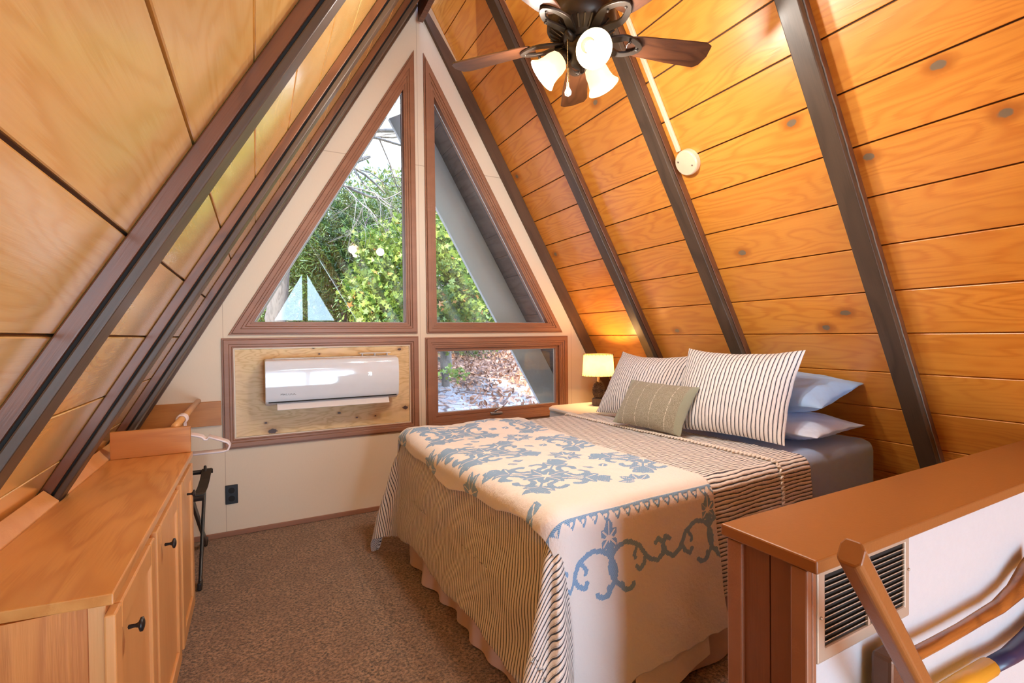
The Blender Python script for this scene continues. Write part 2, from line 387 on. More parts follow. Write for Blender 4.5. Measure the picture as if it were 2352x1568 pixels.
def planks(name, mat, mw, zs, pitch, s0, pd_):
    b = MB(); k = 0; s = s0
    za, zb = pd_*zs, (pd_+.035)*zs
    while s < SMAX:
        a, c = max(s, .0)+.0035, min(s+pitch, SMAX)-.0035
        if c-a > .02:
            b.box(a, c, Y0, Y1, min(za, zb), max(za, zb))
        s += pitch
    b.b.verts.ensure_lookup_table()
    o = b.build(name, mat, mw=mw, bevel=.002, seg=1); tag(o, kind='structure')
    g = MB().box(-.05, SMAX, Y0, Y1, min(za+.012*zs, za+.08*zs), max(za+.012*zs, za+.08*zs)).build('sheathing', M['groove'], mw=Matrix.Identity(4))
    g.parent = o; return o
wall_right = planks('wall_right', M['plank_r'], MR, ZR, PITCH, RS0, TH)
wall_left = planks('wall_left', M['plank_l'], ML, ZL, LPITCH, LS0, LPL)
# gable wall with the four window openings
TL = [(-.165, .02), (1.125, .02), (1.125, 2.232)]
TR = [(1.2, .02), (2.485, .02), (1.2, 2.232)]
QL = [(-.205, -.74), (1.13, -.74), (1.13, 0), (-.205, 0)]
QR = [(1.185, -.74), (2.54, -.74), (2.54, -.012), (1.185, -.012)]
HOLE = .075
def holed_wall(name, outer, holes, y0, th, mat):
    cu = bpy.data.curves.new(name, 'CURVE'); cu.dimensions = '2D'; cu.fill_mode = 'BOTH'; cu.extrude = th/2
    for P in [outer]+holes:
        sp = cu.splines.new('POLY'); sp.points.add(len(P)-1); sp.use_cyclic_u = True
        for i, p in enumerate(P): sp.points[i].co = (p[0], p[1], 0, 1)
    t = bpy.data.objects.new('t', cu); COL.objects.link(t)
    me = bpy.data.meshes.new_from_object(t); bpy.data.objects.remove(t)
    me.transform(Matrix(((1,0,0,0), (0,0,-1,y0+th/2), (0,1,0,0), (0,0,0,1))))
    return link(name, me, mat)
hw = lambda z: (ZA+.03-z)/S3
low = FL-.2
wf = holed_wall('wall_front', [(XA-hw(low)-.08, low), (XA+hw(low)+.08, low), (XA, ZA+.14)], [inset(P, HOLE) for P in (TL, TR, QL, QR)], D, .10, M['wall'])
tag(wf, kind='structure')
def trim(name, mb, mat, **kw): return tag(mb.build(name, mat, **kw), kind='structure')
# narrow dark batten where the gable wall meets both slopes, base strip, ridge board
def loc_box(mw, zs, a, c, y0, y1, d0, d1):
    z = sorted((d0*zs, d1*zs)); return MB().box(a, c, y0, y1, z[0], z[1])
trim('trim_1', loc_box(MR, ZR, .03, 4.52, D-.035, D-.001, -.012, TH-.003), M['darktrim'], mw=MR)
trim('trim_2', loc_box(ML, ZL, .03, 4.52, D-.05, D-.001, -.004, LPL+.03), M['darktrim'], mw=ML)
trim('baseboard_front', MB().box(-1.0, 3.35, D-.014, D-.001, FL+.001, FL+.034), M['casing'], bevel=.003)
trim('trim_3', MB().box(XA-.02, XA+.02, -6.4, D-.06, ZA-.16, ZA+.02), M['rafter_web'])
# loft floor, open to the great room behind the half wall
tag(MB().prism([(-1.06, D, FL-.2), (-1.06, -.9, FL-.2), (.97, -.9, FL-.2), (.97, .62, FL-.2), (3.38, .62, FL-.2), (3.38, D, FL-.2)][::-1], (0, 0, .2)).build('floor', M['carpet']), kind='structure')
trim('trim_4', MB().box(-2.4, 4.72, -6.5, D, FL-2.6, FL-2.5), M['cab_top'])
# great-room glass front behind the viewer: solid wall with triangular lights above and tall panes below
ht = lambda z: (ZA-z)/S3
rear_holes = [[(XA-.74, .45), (XA-.06, .45), (XA-.06, 1.68)], [(XA+.06, .45), (XA+.74, .45), (XA+.06, 1.68)]]
for x0, x1 in ((-1.25, -.1), (.02, 1.1), (1.22, 2.3), (2.42, 3.55)): rear_holes.append([(x0, -2.9), (x1, -2.9), (x1, -.15 if .0 < x0+.1 and x1 < 2.4 else -.9), (x0, -.15 if .0 < x0+.1 and x1 < 2.4 else -.9)])
tag(holed_wall('wall_back', [(XA-ht(-3.9)-.1, -3.9), (XA+ht(-3.9)+.1, -3.9), (XA, ZA+.1)], rear_holes, -6.5, .1, M['wall']), kind='structure')

# ---------------------------------------------------------------- rafters
def rafter(side, y0, y1, label, struct=False, s1=4.75):
    mw, zs = (MR, ZR) if side > 0 else (ML, ZL)
    o_ = LOFF if side < 0 else 0.
    z = lambda a, b: sorted((a*zs, b*zs))
    mw = mw.copy()
    base = mw @ Vector((s1-.15, (y0+y1)/2, 0))
    if struct is False: t = thing('rafter', tuple(base), label, 'rafter', 'rafters on the two slopes')
    pl, cd_ = (TH, .032) if side > 0 else (LPL, .020)
    cz = z(o_, o_+cd_); wz = z(o_+cd_+.008, pl-.001)
    gz_ = z(o_+cd_-.001, o_+cd_+.009)
    pr = None if struct else t
    a = MB().box(.10, s1, y0, y1, cz[0], cz[1]).build('cap_board', M['rafter'], pr, mw=mw, bevel=.004)
    bmat = M['rafter_web']
    b = MB().box(.13, s1, y0+.004, y1-.004, wz[0], wz[1]).build('web_board', bmat, pr, mw=mw, bevel=.003)
    g = MB().box(.13, s1, y0+.014, y1-.014, gz_[0]-.001, gz_[1]+.001).build('gap_shade', M['dark'], pr, mw=mw)  # near-black strip painted in for the shade between cap and web
    if struct:
        a.name = struct; tag(a, kind='structure'); b.parent = a; b.matrix_local = Matrix.Identity(4); g.parent = a; g.matrix_local = Matrix.Identity(4)
    return pr
RW = .085
def caulk(y, p):
    pts = [Vector((s, y-.0005+.0008*math.sin(s*61)*math.sin(s*17), (.037+.001*math.sin(s*43))*ZR)) for s in np.linspace(.6, 4.2, 90)]
    pts = [MR @ q for q in pts]
    MB().tube(pts, .0045, 6).build('caulk_bead', M['caulk'], p, smooth=True)
r1 = rafter(1, 1.184, 1.184+RW, 'dark brown rafter on the right slope, nearest the camera, running down behind the bed'); caulk(1.186, r1)
rafter(1, 2.068, 2.068+RW, 'dark brown rafter on the right slope beside the round cream cover')
rafter(1, 2.872, 2.872+RW, 'dark brown rafter on the right slope nearest the windows, above the bedside lamp')
rafter(-1, 1.214, 1.300, 'widest looking dark rafter on the left slope, nearest the camera', s1=4.4)
rafter(-1, 2.094, 2.180, 'middle dark rafter on the left slope running down behind the cabinet top', s1=4.4)
rafter(-1, 2.912, 2.998, 'dark rafter on the left slope nearest the windows, beside the upright orange board', s1=4.4)
k = 5
for side, ys in ((1, (.38, -.4, -1.9, -3.4, -4.9)), (-1, (.2, -.4, -1.7, -3.2, -4.7))):
    for y in ys: rafter(side, y, y+RW, '', struct='trim_%d' % k, s1=7.2); k += 1

# ---------------------------------------------------------------- windows
def casing(poly, parent, name='casing', w1=.075, y=D):
    b = MB(); steps = [(0, .012, .014), (.012, .042, .026), (.042, .058, .019), (.058, w1, .012)]
    for a, c, th in steps: b.ring(inset(poly, a), inset(poly, c), y-th, y-.0005)
    return b.build(name, M['casing'], parent, bevel=.0025)
def window(n, poly, gl, sash=.0):
    o = casing(poly, None); o.name = 'window_%d' % n; tag(o, kind='structure')
    b = MB().ring(inset(poly, HOLE-.001), inset(poly, HOLE+.012), D-.006, D+.09); b.build('jamb', M['casing'], o, bevel=.002)
    i0 = HOLE+.012
    if sash:
        b = MB().ring(inset(poly, i0), inset(poly, i0+sash), D+.02, D+.05); b.build('sash', M['casing'], o, bevel=.004); i0 += sash
    ip = inset(poly, i0-.004)
    b = MB().ring(inset(poly, i0-.005), inset(poly, i0+.004), D+.047, D+.055); b.build('glazing_bead', M['whitepaint'], o)
    b = MB().prism([(p[0], D+.051, p[1]) for p in ip], (0, .004, 0)); b.build('pane', gl, o)
    return o
w1 = window(1, TL, M['glass']); w2 = window(2, TR, M['glass_d']); w4 = window(4, QR, M['glass_d'], .026)
w3 = casing(QL, None, w1=.068); w3.name = 'window_3'; tag(w3, kind='structure')
MB().ring(inset(QL, .066), inset(QL, .074), D-.010, D+.01).build('glazing_bead', M['cream'], w3)
b = MB(); P = inset(QL, .0765)
tag(b.box(P[0][0], P[1][0], D-.002, D+.012, P[0][1], P[2][1]).build('plywood_panel', M['ply']), 'knotty yellow plywood panel filling the lower left window opening behind the white unit', 'panel')
# crank of the lower right window
c = Vector((1.80, D-.012, -.66))
cr = MB().box(c.x-.055, c.x+.055, c.y-.018, c.y+.014, c.z-.010, c.z+.010).build('crank_base', M['steel'], w4, bevel=.006)
MB().tube([c+Vector((-.02, -.012, .01)), c+Vector((.0, -.03, .03)), c+Vector((.035, -.035, .05)), c+Vector((.055, -.035, .055))], [.008, .006, .005, .007], 8).build('crank_handle', M['steel'], cr, smooth=True)

# ---------------------------------------------------------------- split air conditioner
ac = thing('air_conditioner', (.49, D-.002, -.44), 'glossy white wall-mounted split air conditioner on the plywood panel', 'air conditioner')
X0, X1 = .045, .925
def xprof(pts, x0, x1): return MB().prism([(x0, p[0], p[1]) for p in pts], (x1-x0, 0, 0))
body = [(D-.003, -.142), (D-.14, -.142), (D-.165, -.150), (D-.182, -.170), (D-.186, -.20), (D-.186, -.41), (D-.17, -.435), (D-.13, -.452), (D-.05, -.455), (D-.003, -.44)]
xprof(body, X0, X1).build('housing', M['white'], ac, bevel=.012, seg=4)
zz_ = np.linspace(0, 1, 26)
fp = [(D-.187, -.155)]+[(D-float(np.interp(q, [0, .06, .2, .4, .65, .92, 1.], [.190, .200, .2085, .2105, .2075, .198, .190])), -.155-.267*float(q)) for q in zz_]+[(D-.187, -.422)]
xprof(fp, X0+.004, X1-.004).build('front_panel', M['acwhite'], ac, smooth='auto')
MB().box(X0+.02, X1-.02, D-.196, D-.17, -.429, -.4215).build('shadow_gap', M['dark'], ac)
xprof([(D-.10, -.450), (D-.175, -.432), (D-.205, -.476), (D-.201, -.479), (D-.17, -.440), (D-.10, -.456)], X0+.07, X1-.075).build('louver', M['white'], ac, bevel=.002)
b = MB()
for i in range(13): x = X0+.06+i*.062; b.box(x, x+.003, D-.16, D-.03, -.1425, -.1395)
for i in range(4): y = D-.05-i*.03; b.box(X0+.05, X1-.05, y-.0015, y+.0015, -.1425, -.1395)
b.build('top_grille', M['beige'], ac)
MB().box(.66, .885, D-.12, D-.04, -.1225, -.1160).build('filter_tab', M['white'], ac, bevel=.004)
for x in (.68, .77, .86): MB().box(x, x+.01, D-.09, D-.07, -.142, -.122).build('filter_foot', M['white'], ac)
def text(body_, x, y, z, size, mat, name, parent, sx=1, rot=None, ext=.0005):
    cu = bpy.data.curves.new('t', 'FONT'); cu.body = body_; cu.size = size; cu.extrude = ext; cu.align_x = 'LEFT'
    t = bpy.data.objects.new('t', cu); COL.objects.link(t); me = bpy.data.meshes.new_from_object(t); bpy.data.objects.remove(t)
    me.transform(Matrix.Translation((x, y, z)) @ Matrix(((sx,0,0,0), (0,0,-1,0), (0,1,0,0), (0,0,0,1)))); return link(name, me, mat, parent)
text('MRCOOL', .135, D-.2015, -.381, .018, M['black'], 'maker_lettering', ac, 1.25)
text('78', .700, D-.2108, -.275, .034, M['digits'], 'display_digits', ac, .8)

# ---------------------------------------------------------------- outlet, wall board, closet rod, hangers
ol = thing('wall_outlet', (-.162, D, -1.045), 'black duplex wall outlet low on the cream wall', 'outlet')
MB().box(-.199, -.125, D-.007, D, -1.106, -.979).build('cover_plate', M['black'], ol, bevel=.004)
for dz in (.027, -.027):
    q = MB().lathe([(.0001, 0), (.019, 0), (.019, .004), (.0001, .004)], (-.162, D-.006, -1.0425+dz), (0, -1, 0), 20).build('socket', plain('gloss_black', (.02, .02, .02), .2), ol)
tag(MB().box(-.66, -.212, D-.02, D-.0005, -.572, -.414).build('wall_board', M['pine'], bevel=.002), 'orange stained board screwed to the cream wall left of the plywood', 'board')
RX, RZ = -.338, -.405; CT = -.526
tag(MB().tube([(RX, D-.021, RZ), (RX, 2.7095, RZ)], .016, 20).build('closet_rod', M['cab'], smooth=True), 'round wooden clothes rod between the two orange boards', 'rod')
tag(MB().box(-.572, -.277, 2.690, 2.709, CT+.0005, -.405).build('end_board', M['pine'], bevel=.002), 'upright orange board standing on the far end of the cabinet top', 'board')
def hanger_mesh(y):
    c = Vector((RX, y, RZ)); b = MB(); r = .0215
    hook = [c+Vector((math.cos(a)*r, 0, math.sin(a)*r)) for a in np.linspace(math.radians(200), math.radians(-60), 14)]
    hook += [c+Vector((.012, 0, -.045)), c+Vector((.006, 0, -.062)), c+Vector((0, 0, -.075))]
    b.tube(hook, .0048, 8)
    n = c+Vector((0, 0, -.072))
    for s in (-1, 1):
        pts = [n, n+Vector((s*.05, 0, -.014)), n+Vector((s*.085, 0, -.026)), n+Vector((s*.095, 0, -.040)), n+Vector((s*.108, 0, -.040)), n+Vector((s*.115, 0, -.028)), n+Vector((s*.165, 0, -.050)), n+Vector((s*.198, 0, -.066)), n+Vector((s*.207, 0, -.082)), n+Vector((s*.198, 0, -.104)), n+Vector((s*.175, 0, -.110)), n+Vector((0, 0, -.110))]
        b.tube(pts, .0055, 8)
    return b
hm = M['white_h'] = plain('pinkish_plastic', (.84, .74, .74), .3)
hlab = ['white plastic clothes hanger on the wooden rod, nearest the camera', 'white plastic clothes hanger on the wooden rod, second from the camera', 'white plastic clothes hanger on the wooden rod, third from the camera', 'white plastic clothes hanger on the wooden rod, nearest the windows']
h0 = None
for i in range(4):
    if i == 0:
        h0 = thing('clothes_hanger', (RX, 2.93, RZ), hlab[0], 'hanger', 'white clothes hangers on the rod'); hm_ = hanger_mesh(2.93).build('hanger_frame', hm, h0, smooth=True)
    else:
        h = h0.copy(); COL.objects.link(h); h.location = (RX, 2.93+.017*i, RZ); h['label'] = hlab[i]; h.rotation_euler = (0, 0, (.0, .03, -.03, .02)[i])
        q = hm_.copy(); COL.objects.link(q); q.parent = h

# ---------------------------------------------------------------- low cabinet under the left slope
cab = thing('cabinet', (-.45, 2.09, FL), 'long low maple cabinet with three shaker doors under the left slope', 'cabinet')
MB().box(-.57, -.289, 1.30, 2.70, FL+.09, CT-.0255).build('carcass', M['cab'], cab, bevel=.002)
MB().box(-.575, -.318, 1.292, 1.2995, FL+.09, CT-.0255).build('side_panel', wood('cabinet_end_ply_shaded', (.66, .27, .065), (.42, .14, .03), 2, 0, 1., .45, None, 0, 6), cab)  # plywood end, with the shading on this side darkened into its colour
MB().box(-.56, -.305, 1.32, 2.68, FL+.001, FL+.09).build('plinth', M['cab'], cab)
b = MB().prism([(-.577, 1.312, CT-.025), (-.271, 1.277, CT-.025), (-.271, 2.712, CT-.025), (-.577, 2.712, CT-.025)], (0, 0, .025)); b.build('cabinet_top', M['cab_top'], cab, bevel=.003)
for a, c in ((1.275, 1.72), (1.762, 2.22), (2.283, 2.665)):
    zt, zb = CT-.044, FL+.10; f0, f1 = -.288, -.268
    d = MB().box(f0, f1-.009, a+.045, c-.045, zb+.045, zt-.045).build('door', M['cab'], cab)
    for nm, (p, q, r, s) in (('stile', (a, a+.055, zb, zt)), ('stile', (c-.055, c, zb, zt)), ('rail', (a+.0555, c-.0555, zt-.06, zt)), ('rail', (a+.0555, c-.0555, zb, zb+.06))):
        MB().box(f0, f1, p, q, r, s).build(nm, M['cab'], d, bevel=.004)
    kz = zt-.085; ky = a+.03 if a > 1.4 else a+.10
    ky = {1.275: 1.385, 1.762: 1.885, 2.283: 2.45}[a]
    MB().lathe([(.0001, -.002), (.005, 0), (.004, .012), (.006, .018), (.0155, .022), (.0155, .027), (.008, .030), (.0001, .0305)], (f1, ky, kz), (1, 0, 0), 18).build('knob', M['black'], d, smooth=True)
# filler boards between the rafters behind the cabinet top
for i, (a, c, lb) in enumerate(((1.302, 2.092, 'pale wooden filler board beside the cabinet top between the two nearer rafters'), (2.182, 2.910, 'pale wooden filler board beside the cabinet top between the two farther rafters'))):
    tag(MB().prism([(-.5775, a, CT+.003), (-.5775, a, CT-.016), (-.68, a, CT-.010), (-.615, a, CT+.042)], (0, c-a, 0)).build('filler_board', M['cab'], bevel=.0015), lb, 'board', 'filler boards beside the cabinet top')

# ---------------------------------------------------------------- folding luggage rack
rk = thing('luggage_rack', (-.45, 3.3, FL), 'black folding luggage rack standing behind the far end of the cabinet', 'luggage rack')
ZK = -.80
ends = (-.245, -.66); LEGX = (-.295, -.62)
for y in (2.885, 3.45): MB().tube([(ends[0], y, ZK), (ends[1], y, ZK)], .014, 12).build('top_rail', M['black'], rk, smooth=True)
for x in LEGX:
    for (ya, yb, dx) in ((2.885, 3.66, -.010), (3.45, 3.03, .012)):
        MB().bar((x+dx, ya, ZK+.03), (x+dx, yb, FL+.012), .016, .042, (0, 1, .3)).build('leg', M['black'], rk, bevel=.006)
        MB().bar((x+dx, yb-.03, FL+.022), (x+dx, yb+.035, FL+.022), .022, .042).build('foot', M['black'], rk, bevel=.008)
for x in (-.275, -.45, -.62):
    pts = [(x, 2.885, ZK+.016), (x, 3.03, ZK-.012), (x, 3.17, ZK-.02), (x, 3.31, ZK-.012), (x, 3.45, ZK+.016)]
    b = MB()
    for p, q in zip(pts, pts[1:]): b.bar(p, q, .05, .004)
    b.build('strap', plain('black_webbing', (.03, .025, .02), .7), rk)

# ---------------------------------------------------------------- bed
BA = math.radians(2.5); BN = Vector((.83, 1.31, 0)); BU = Vector((math.cos(BA), math.sin(BA), 0)); BW = Vector((-math.sin(BA), math.cos(BA), 0))
BL, BWD, BT = 2.19, 1.60, -.592
bu = np.array(BU); bw = np.array(BW); bn = np.array(BN)
def bed_xyz(U, W, Z): return bn[None]+U[:, None]*bu+W[:, None]*bw+np.stack([0*Z, 0*Z, Z], 1)
bed = thing('bed', (1.9, 2.1, FL), 'queen bed with slate blue fitted sheet and pinkish pleated skirt', 'bed')
def rbox(u0, u1, w0, w1, z0, z1, r, sg=4):
    b = MB().box(u0, u1, w0, w1, z0, z1); bmesh.ops.bevel(b.b, geom=b.b.edges[:], offset=r, segments=sg, affect='EDGES', profile=.5)
    b.b.transform(Matrix((BU, BW, Vector((0, 0, 1)))).transposed().to_4x4()); b.b.transform(Matrix.Translation(BN)); return b
rbox(.03, BL, .03, BWD-.03, -.90, BT, .06, 5).build('mattress', M['sheet'], bed, smooth=True)
rbox(.05, BL-.02, .05, BWD-.05, -1.2, -.905, .02).build('box_spring', M['skirt'], bed, smooth=True)
# skirt
per = []
def seg(a, c, n): return [(a[0]+(c[0]-a[0])*i/n, a[1]+(c[1]-a[1])*i/n) for i in range(n)]
per = seg((BL-.06, .035), (.035, .035), 260)+seg((.035, .035), (.035, BWD-.035), 200)+seg((.035, BWD-.035), (BL-.06, BWD-.035), 200)
per = np.array(per); nrm_ = np.zeros_like(per); nrm_[:260, 1] = -1; nrm_[260:460, 0] = -1; nrm_[460:, 1] = 1
V = []; NZ = 12
s_ = np.arange(len(per))*.009
for k in range(NZ):
    f = k/(NZ-1); amp = (.004+.016*f)*(.55+.45*np.sin(s_*1.7+1))*np.sin(s_*27+3*np.sin(s_*2.3))+.012*f*np.sin(s_*9)
    q = per+nrm_*(amp+.008+.02*f)[:, None]; z = -.93+(FL+.008+.93)*f
    V.append(bed_xyz(q[:, 0], q[:, 1], np.full(len(q), z)))
V = np.concatenate(V); n = len(per)
link('bed_skirt', np_mesh(V, grid_faces(NZ, n)), M['skirt'], bed, smooth=True)

def hashn(x, y, s=1.):
    return (np.sin(x*3.1*s+1.3)*np.cos(y*2.7*s+.4)+.5*np.sin(x*7.3*s-y*4.1*s+2.)+.3*np.sin(x*13.*s+y*11.*s))/1.8
def drape(U, W, t, rr=.05, kf=.07, kn=.05, corner=.32, fold=.03, wrinkle=.004, hem=None, bulge=0.):
    """sheet point (U,W) -> position over the mattress; t = height over the mattress top"""
    L, B = BL, BWD
    cu_ = np.clip(U, rr, None); cw_ = np.clip(W, rr, B-rr)
    a = np.maximum(0, rr-U); bn_ = np.maximum(0, rr-W); bf = np.maximum(0, W-(B-rr)); b = bn_+bf
    r = np.hypot(a, b)+1e-9; ph = np.arctan2(b, a); da, db = a/r, b/r*np.where(bf > 0, 1, -1)
    cc = np.sin(2*ph)**2
    kk = np.where(ph < PI/4, kf, kn)+corner*cc*np.where(bf > 0, .78, 1.5)
    q = rr*PI/2; R = rr+t
    ang = np.clip(r/rr, 0, PI/2); ex = np.maximum(0, r-q)
    kk = kk*np.clip(ex/.08, 0, 1)
    fo = fold*cc*np.sin(ph*14)*np.clip(ex/.35, 0, 1)
    wr = wrinkle*hashn(U*2.6+W*.7, W*1.9-U*.4, 1.)*(1+2*np.clip(ex/.3, 0, 1))
    out = R*np.sin(ang)+ex*kk+fo+np.where(r > .01, wr, 0)
    down = R*(1-np.cos(ang))+ex*np.sqrt(np.maximum(.2, 1-kk**2))
    X = cu_+(-da)*out*np.where(a > 0, 1, 1)*(a > 0)+0; Y = cw_+db*out*(b > 0)
    Z = BT+t-down+np.where(r < .01, wr*.8, 0)
    Z = np.where(Z < FL+.012+t*.3, FL+.012+t*.3+.0*Z, Z)
    return bed_xyz(X, Y, Z)
def sheet_mesh(u, w_, t, extra=None, warp=None, col=None, **kw):
    U, W = np.meshgrid(u, w_, indexing='ij'); U, W = U.ravel(), W.ravel(); uv = np.stack([U, W], 1)
    U2, W2 = (U, W) if warp is None else warp(U, W)
    V = drape(U2, W2, t, **kw)
    if extra is not None: V[:, 2] += extra(U, W)
    return V, grid_faces(len(u), len(w_)), uv
# striped coverlet
u = np.arange(-.55, 1.455, .0062); w_ = np.arange(-.44, BWD+.50, .0062)
def cov_warp(U, W):
    # slight slump of the hems
    return U-.02*np.sin(W*9)*(U < -.3), W
def cov_extra(U, W):
    # puffs between the stitched stripes, gathered cross-wrinkles
    return .0016*np.abs(np.sin(PI*W/.0168))*0+.003*hashn(U*9, W*30)
V, Fc, uv = sheet_mesh(u, w_, .010, cov_extra, cov_warp, wrinkle=.006, fold=.035)
cov = link('coverlet', np_mesh(V, Fc, uv), M['coverlet'], smooth=True)
sm = cov.modifiers.new('solid', 'SOLIDIFY'); sm.thickness = .006; sm.offset = -1
tag(cov, 'striped ticking quilt spread over the bed, hanging to the floor at the corners', 'quilt')
# gathered seam across the coverlet where it folds back
b = MB(); pts = []
ww = np.arange(-.42, BWD+.02, .011); Vs = drape(np.full_like(ww, 1.22)+.006*np.sin(ww*4), ww, .016)
for i in range(len(ww)-1):
    p, q = Vector(Vs[i]), Vector(Vs[i+1]); d = BU*(.013 if i % 2 else -.013)
    b.tube([p-d*1, (p+q)/2+Vector((0, 0, .006)), q+d*1], [.003, .0065, .003], 6)
b.build('gathered_seam', stripe_mat('seam_cloth', 1, .02, (.80, .74, .68), (.10, .10, .12)), cov, smooth=True)

# ---------------------------------------------------------------- throw with blue cross-stitch
def motif(Pu, Pw):
    """1 where blue, throw parameter space: Pu across (0 foot edge .. .74), Pw along the bed's width (-.62 hem .. 1.8)"""
    m = np.zeros_like(Pu, bool)
    q = .0042; Pu = np.round(Pu/q)*q; Pw = np.round(Pw/q)*q
    def leaf(cu_, cw_, ang, ln, wd):
        nonlocal m
        dx, dy = Pu-cu_, Pw-cw_; c, s = math.cos(ang), math.sin(ang); a = dx*c+dy*s; b_ = -dx*s+dy*c
        f = np.clip(a/ln, 0, 1); m |= (a > 0) & (a < ln) & (np.abs(b_) < 1.3*wd*np.sin(PI*f**.8)) & ~((np.abs(b_) < .0022) & (f < .8) & (wd > .012))
    def arc(pts, wd):
        nonlocal m
        for (x0, y0), (x1, y1) in zip(pts, pts[1:]):
            d = np.array([x1-x0, y1-y0]); L = (d@d)+1e-12; t = np.clip(((Pu-x0)*d[0]+(Pw-y0)*d[1])/L, 0, 1)
            m |= np.hypot(Pu-x0-t*d[0], Pw-y0-t*d[1]) < wd
    def medallion(cx, cw_):
        nonlocal Pu, Pw
        A0, B0 = Pu, Pw; Pu, Pw = cx+(Pu-cx)/1.16, cw_+(Pw-cw_)/1.16
        for k in range(8): leaf(cx+.012*math.cos(k*PI/4), cw_+.012*math.sin(k*PI/4), k*PI/4, .080, .0165)
        for k in range(4):
            a = k*PI/2+PI/4; ex, ey = math.cos(a), math.sin(a); tx, ty = -ey, ex
            arc([(cx+ex*.05, cw_+ey*.05), (cx+ex*.17, cw_+ey*.17)], .0042)
            for s in (-1, 1):
                base = (cx+ex*.12, cw_+ey*.12); leaf(*base, a+s*.85, .062, .017); leaf(cx+ex*.165, cw_+ey*.165, a+s*.8, .05, .016)
                pts = [(cx+ex*(.095+.032*math.cos(th))+tx*s*(.050+.026*math.sin(th)), cw_+ey*(.095+.032*math.cos(th))+ty*s*(.050+.026*math.sin(th))) for th in np.linspace(-2.6, 1.4, 9)]
                arc(pts, .0095)
            leaf(cx+ex*.15, cw_+ey*.15, a, .06, .017); leaf(cx+ex*.16, cw_+ey*.16, a+.7, .045, .013); leaf(cx+ex*.16, cw_+ey*.16, a-.7, .045, .013)
        Pu, Pw = A0, B0
    def flower(cx, cw_, half=False):
        for k in range(8):
            a = k*PI/4+PI/8
            if half and math.sin(a) < 0: continue
            leaf(cx+.016*math.cos(a), cw_+.016*math.sin(a), a, .066, .0165)
    for k in range(4):
        medallion(.245, .345+.47*k); medallion(.735, .335+.47*k)
        for dx_ in (-.10, .10): leaf(.49+dx_*.2, .57+.46*k-.235, .8 if dx_ > 0 else 2.3, .05, .015); leaf(.245, .345+.47*k+.235+dx_*.2, 0 if dx_ > 0 else PI, .05, .014)
        flower(.49, .57+.46*k); flower(0.0, .57+.46*k)
    flower(.49, .11, True); leaf(.02, .09, PI*.8, .05, .018); leaf(.02, .09, PI*.3, .05, .018)
    # saw-tooth line
    y0 = .005; m |= np.abs(Pw-y0) < .003
    tt = np.abs(((Pu/.046) % 1)-.5)*2; d = y0-Pw; m |= (d > 0) & (d < .026*(tt)) & (tt > .25) & ~((d > .009) & (d < .026*tt-.008))
    # scroll border on the hanging end (y down from the edge)
    def scroll(cx, s, cyw):
        X = lambda a: cx+s*a
        arc([(X(-.03+.012), cyw-.0+.0)] + [(X(.045-.075*math.cos(t_)), cyw-.02+.075*math.sin(t_)) for t_ in np.linspace(-.2, 1.9, 12)] , .0085)
        arc([(X(.045-.075*math.cos(t_)), cyw-.02+.075*math.sin(t_)) for t_ in np.linspace(-1.0, 0, 8)], .0085)
        arc([(X(.03+.026*math.cos(t_)), cyw-.082+.022*math.sin(t_)) for t_ in np.linspace(-3.4, -.4, 8)], .0095)
        arc([(X(.07), cyw+.05), (X(.105), cyw+.03), (X(.125), cyw-.005), (X(.145), cyw-.03), (X(.178), cyw-.045), (X(.205), cyw-.025), (X(.212), cyw+.01), (X(.196), cyw+.032), (X(.18), cyw+.020)], .0085)
        arc([(X(.095), cyw+.03), (X(.078), cyw+.002), (X(.083), cyw-.01)], .007)
        arc([(X(.13), cyw-.01), (X(.118), cyw-.04), (X(.095), cyw-.055), (X(.083), cyw-.04)], .0085)
    for cx in (.235, .70):
        cyw = -.155
        scroll(cx+.02, 1, cyw); scroll(cx-.02, -1, cyw-.0)
        for a in (PI/4, 3*PI/4, -PI/4, -3*PI/4): leaf(cx+.008*math.cos(a), cyw+.085+.008*math.sin(a), a, .036, .0125)
        leaf(cx, cyw+.10, PI/2, .045, .013); leaf(cx, cyw+.07, -PI/2, .045, .011)
    return m
TW = .74; q = .0042
u = np.arange(0, TW+.001, q); w_ = np.arange(-.575, BWD+.24, q)
def throw_warp(U, W):
    hang = np.clip(-W/.55, 0, 1)
    foot = -.055+.022*np.sin(W*5.2+.6)+.012*np.sin(W*13)+.05*np.clip((W-1.2)/.4, 0, 1)*0
    U2 = U+foot*(1-U/TW)-.02*np.clip(W/1.6, 0, 1)+.10*hang*(1-.35*U/TW)+.09*np.clip((W-.6), 0, 1)*U/TW
    W2 = W*(1+.0*U)-.055*np.where(W < -.3, (W+.3)/-.3, 0)*np.clip(1-U/.35, -.4, 1)*1.0
    W2 = W2+.010*np.abs(np.sin(U*PI/.085))*(W < -.50)*((-.50-W)/.1)
    return U2, W2
def throw_extra(U, W):
    top = np.clip((W-.08)/.15, 0, 1)
    bunch = .022*np.exp(-((W-1.45)/.16)**2)*(1+.4*np.sin(U*15))+.006*np.abs(hashn(U*5+3, W*4))
    edge = .010*np.exp(-(U/.05)**2)
    return top*(bunch+edge)
V, Fc, uv = sheet_mesh(u, w_, .026, throw_extra, throw_warp, wrinkle=.005, corner=.10, fold=.0, kn=.035)
thr = link('throw', np_mesh(V, Fc, uv, motif(uv[:, 0], uv[:, 1]).astype(float)), M['throw'], smooth=True)
sm = thr.modifiers.new('solid', 'SOLIDIFY'); sm.thickness = .007; sm.offset = -1
tag(thr, 'cream throw with blue cross-stitched flowers laid across the foot of the bed', 'throw')
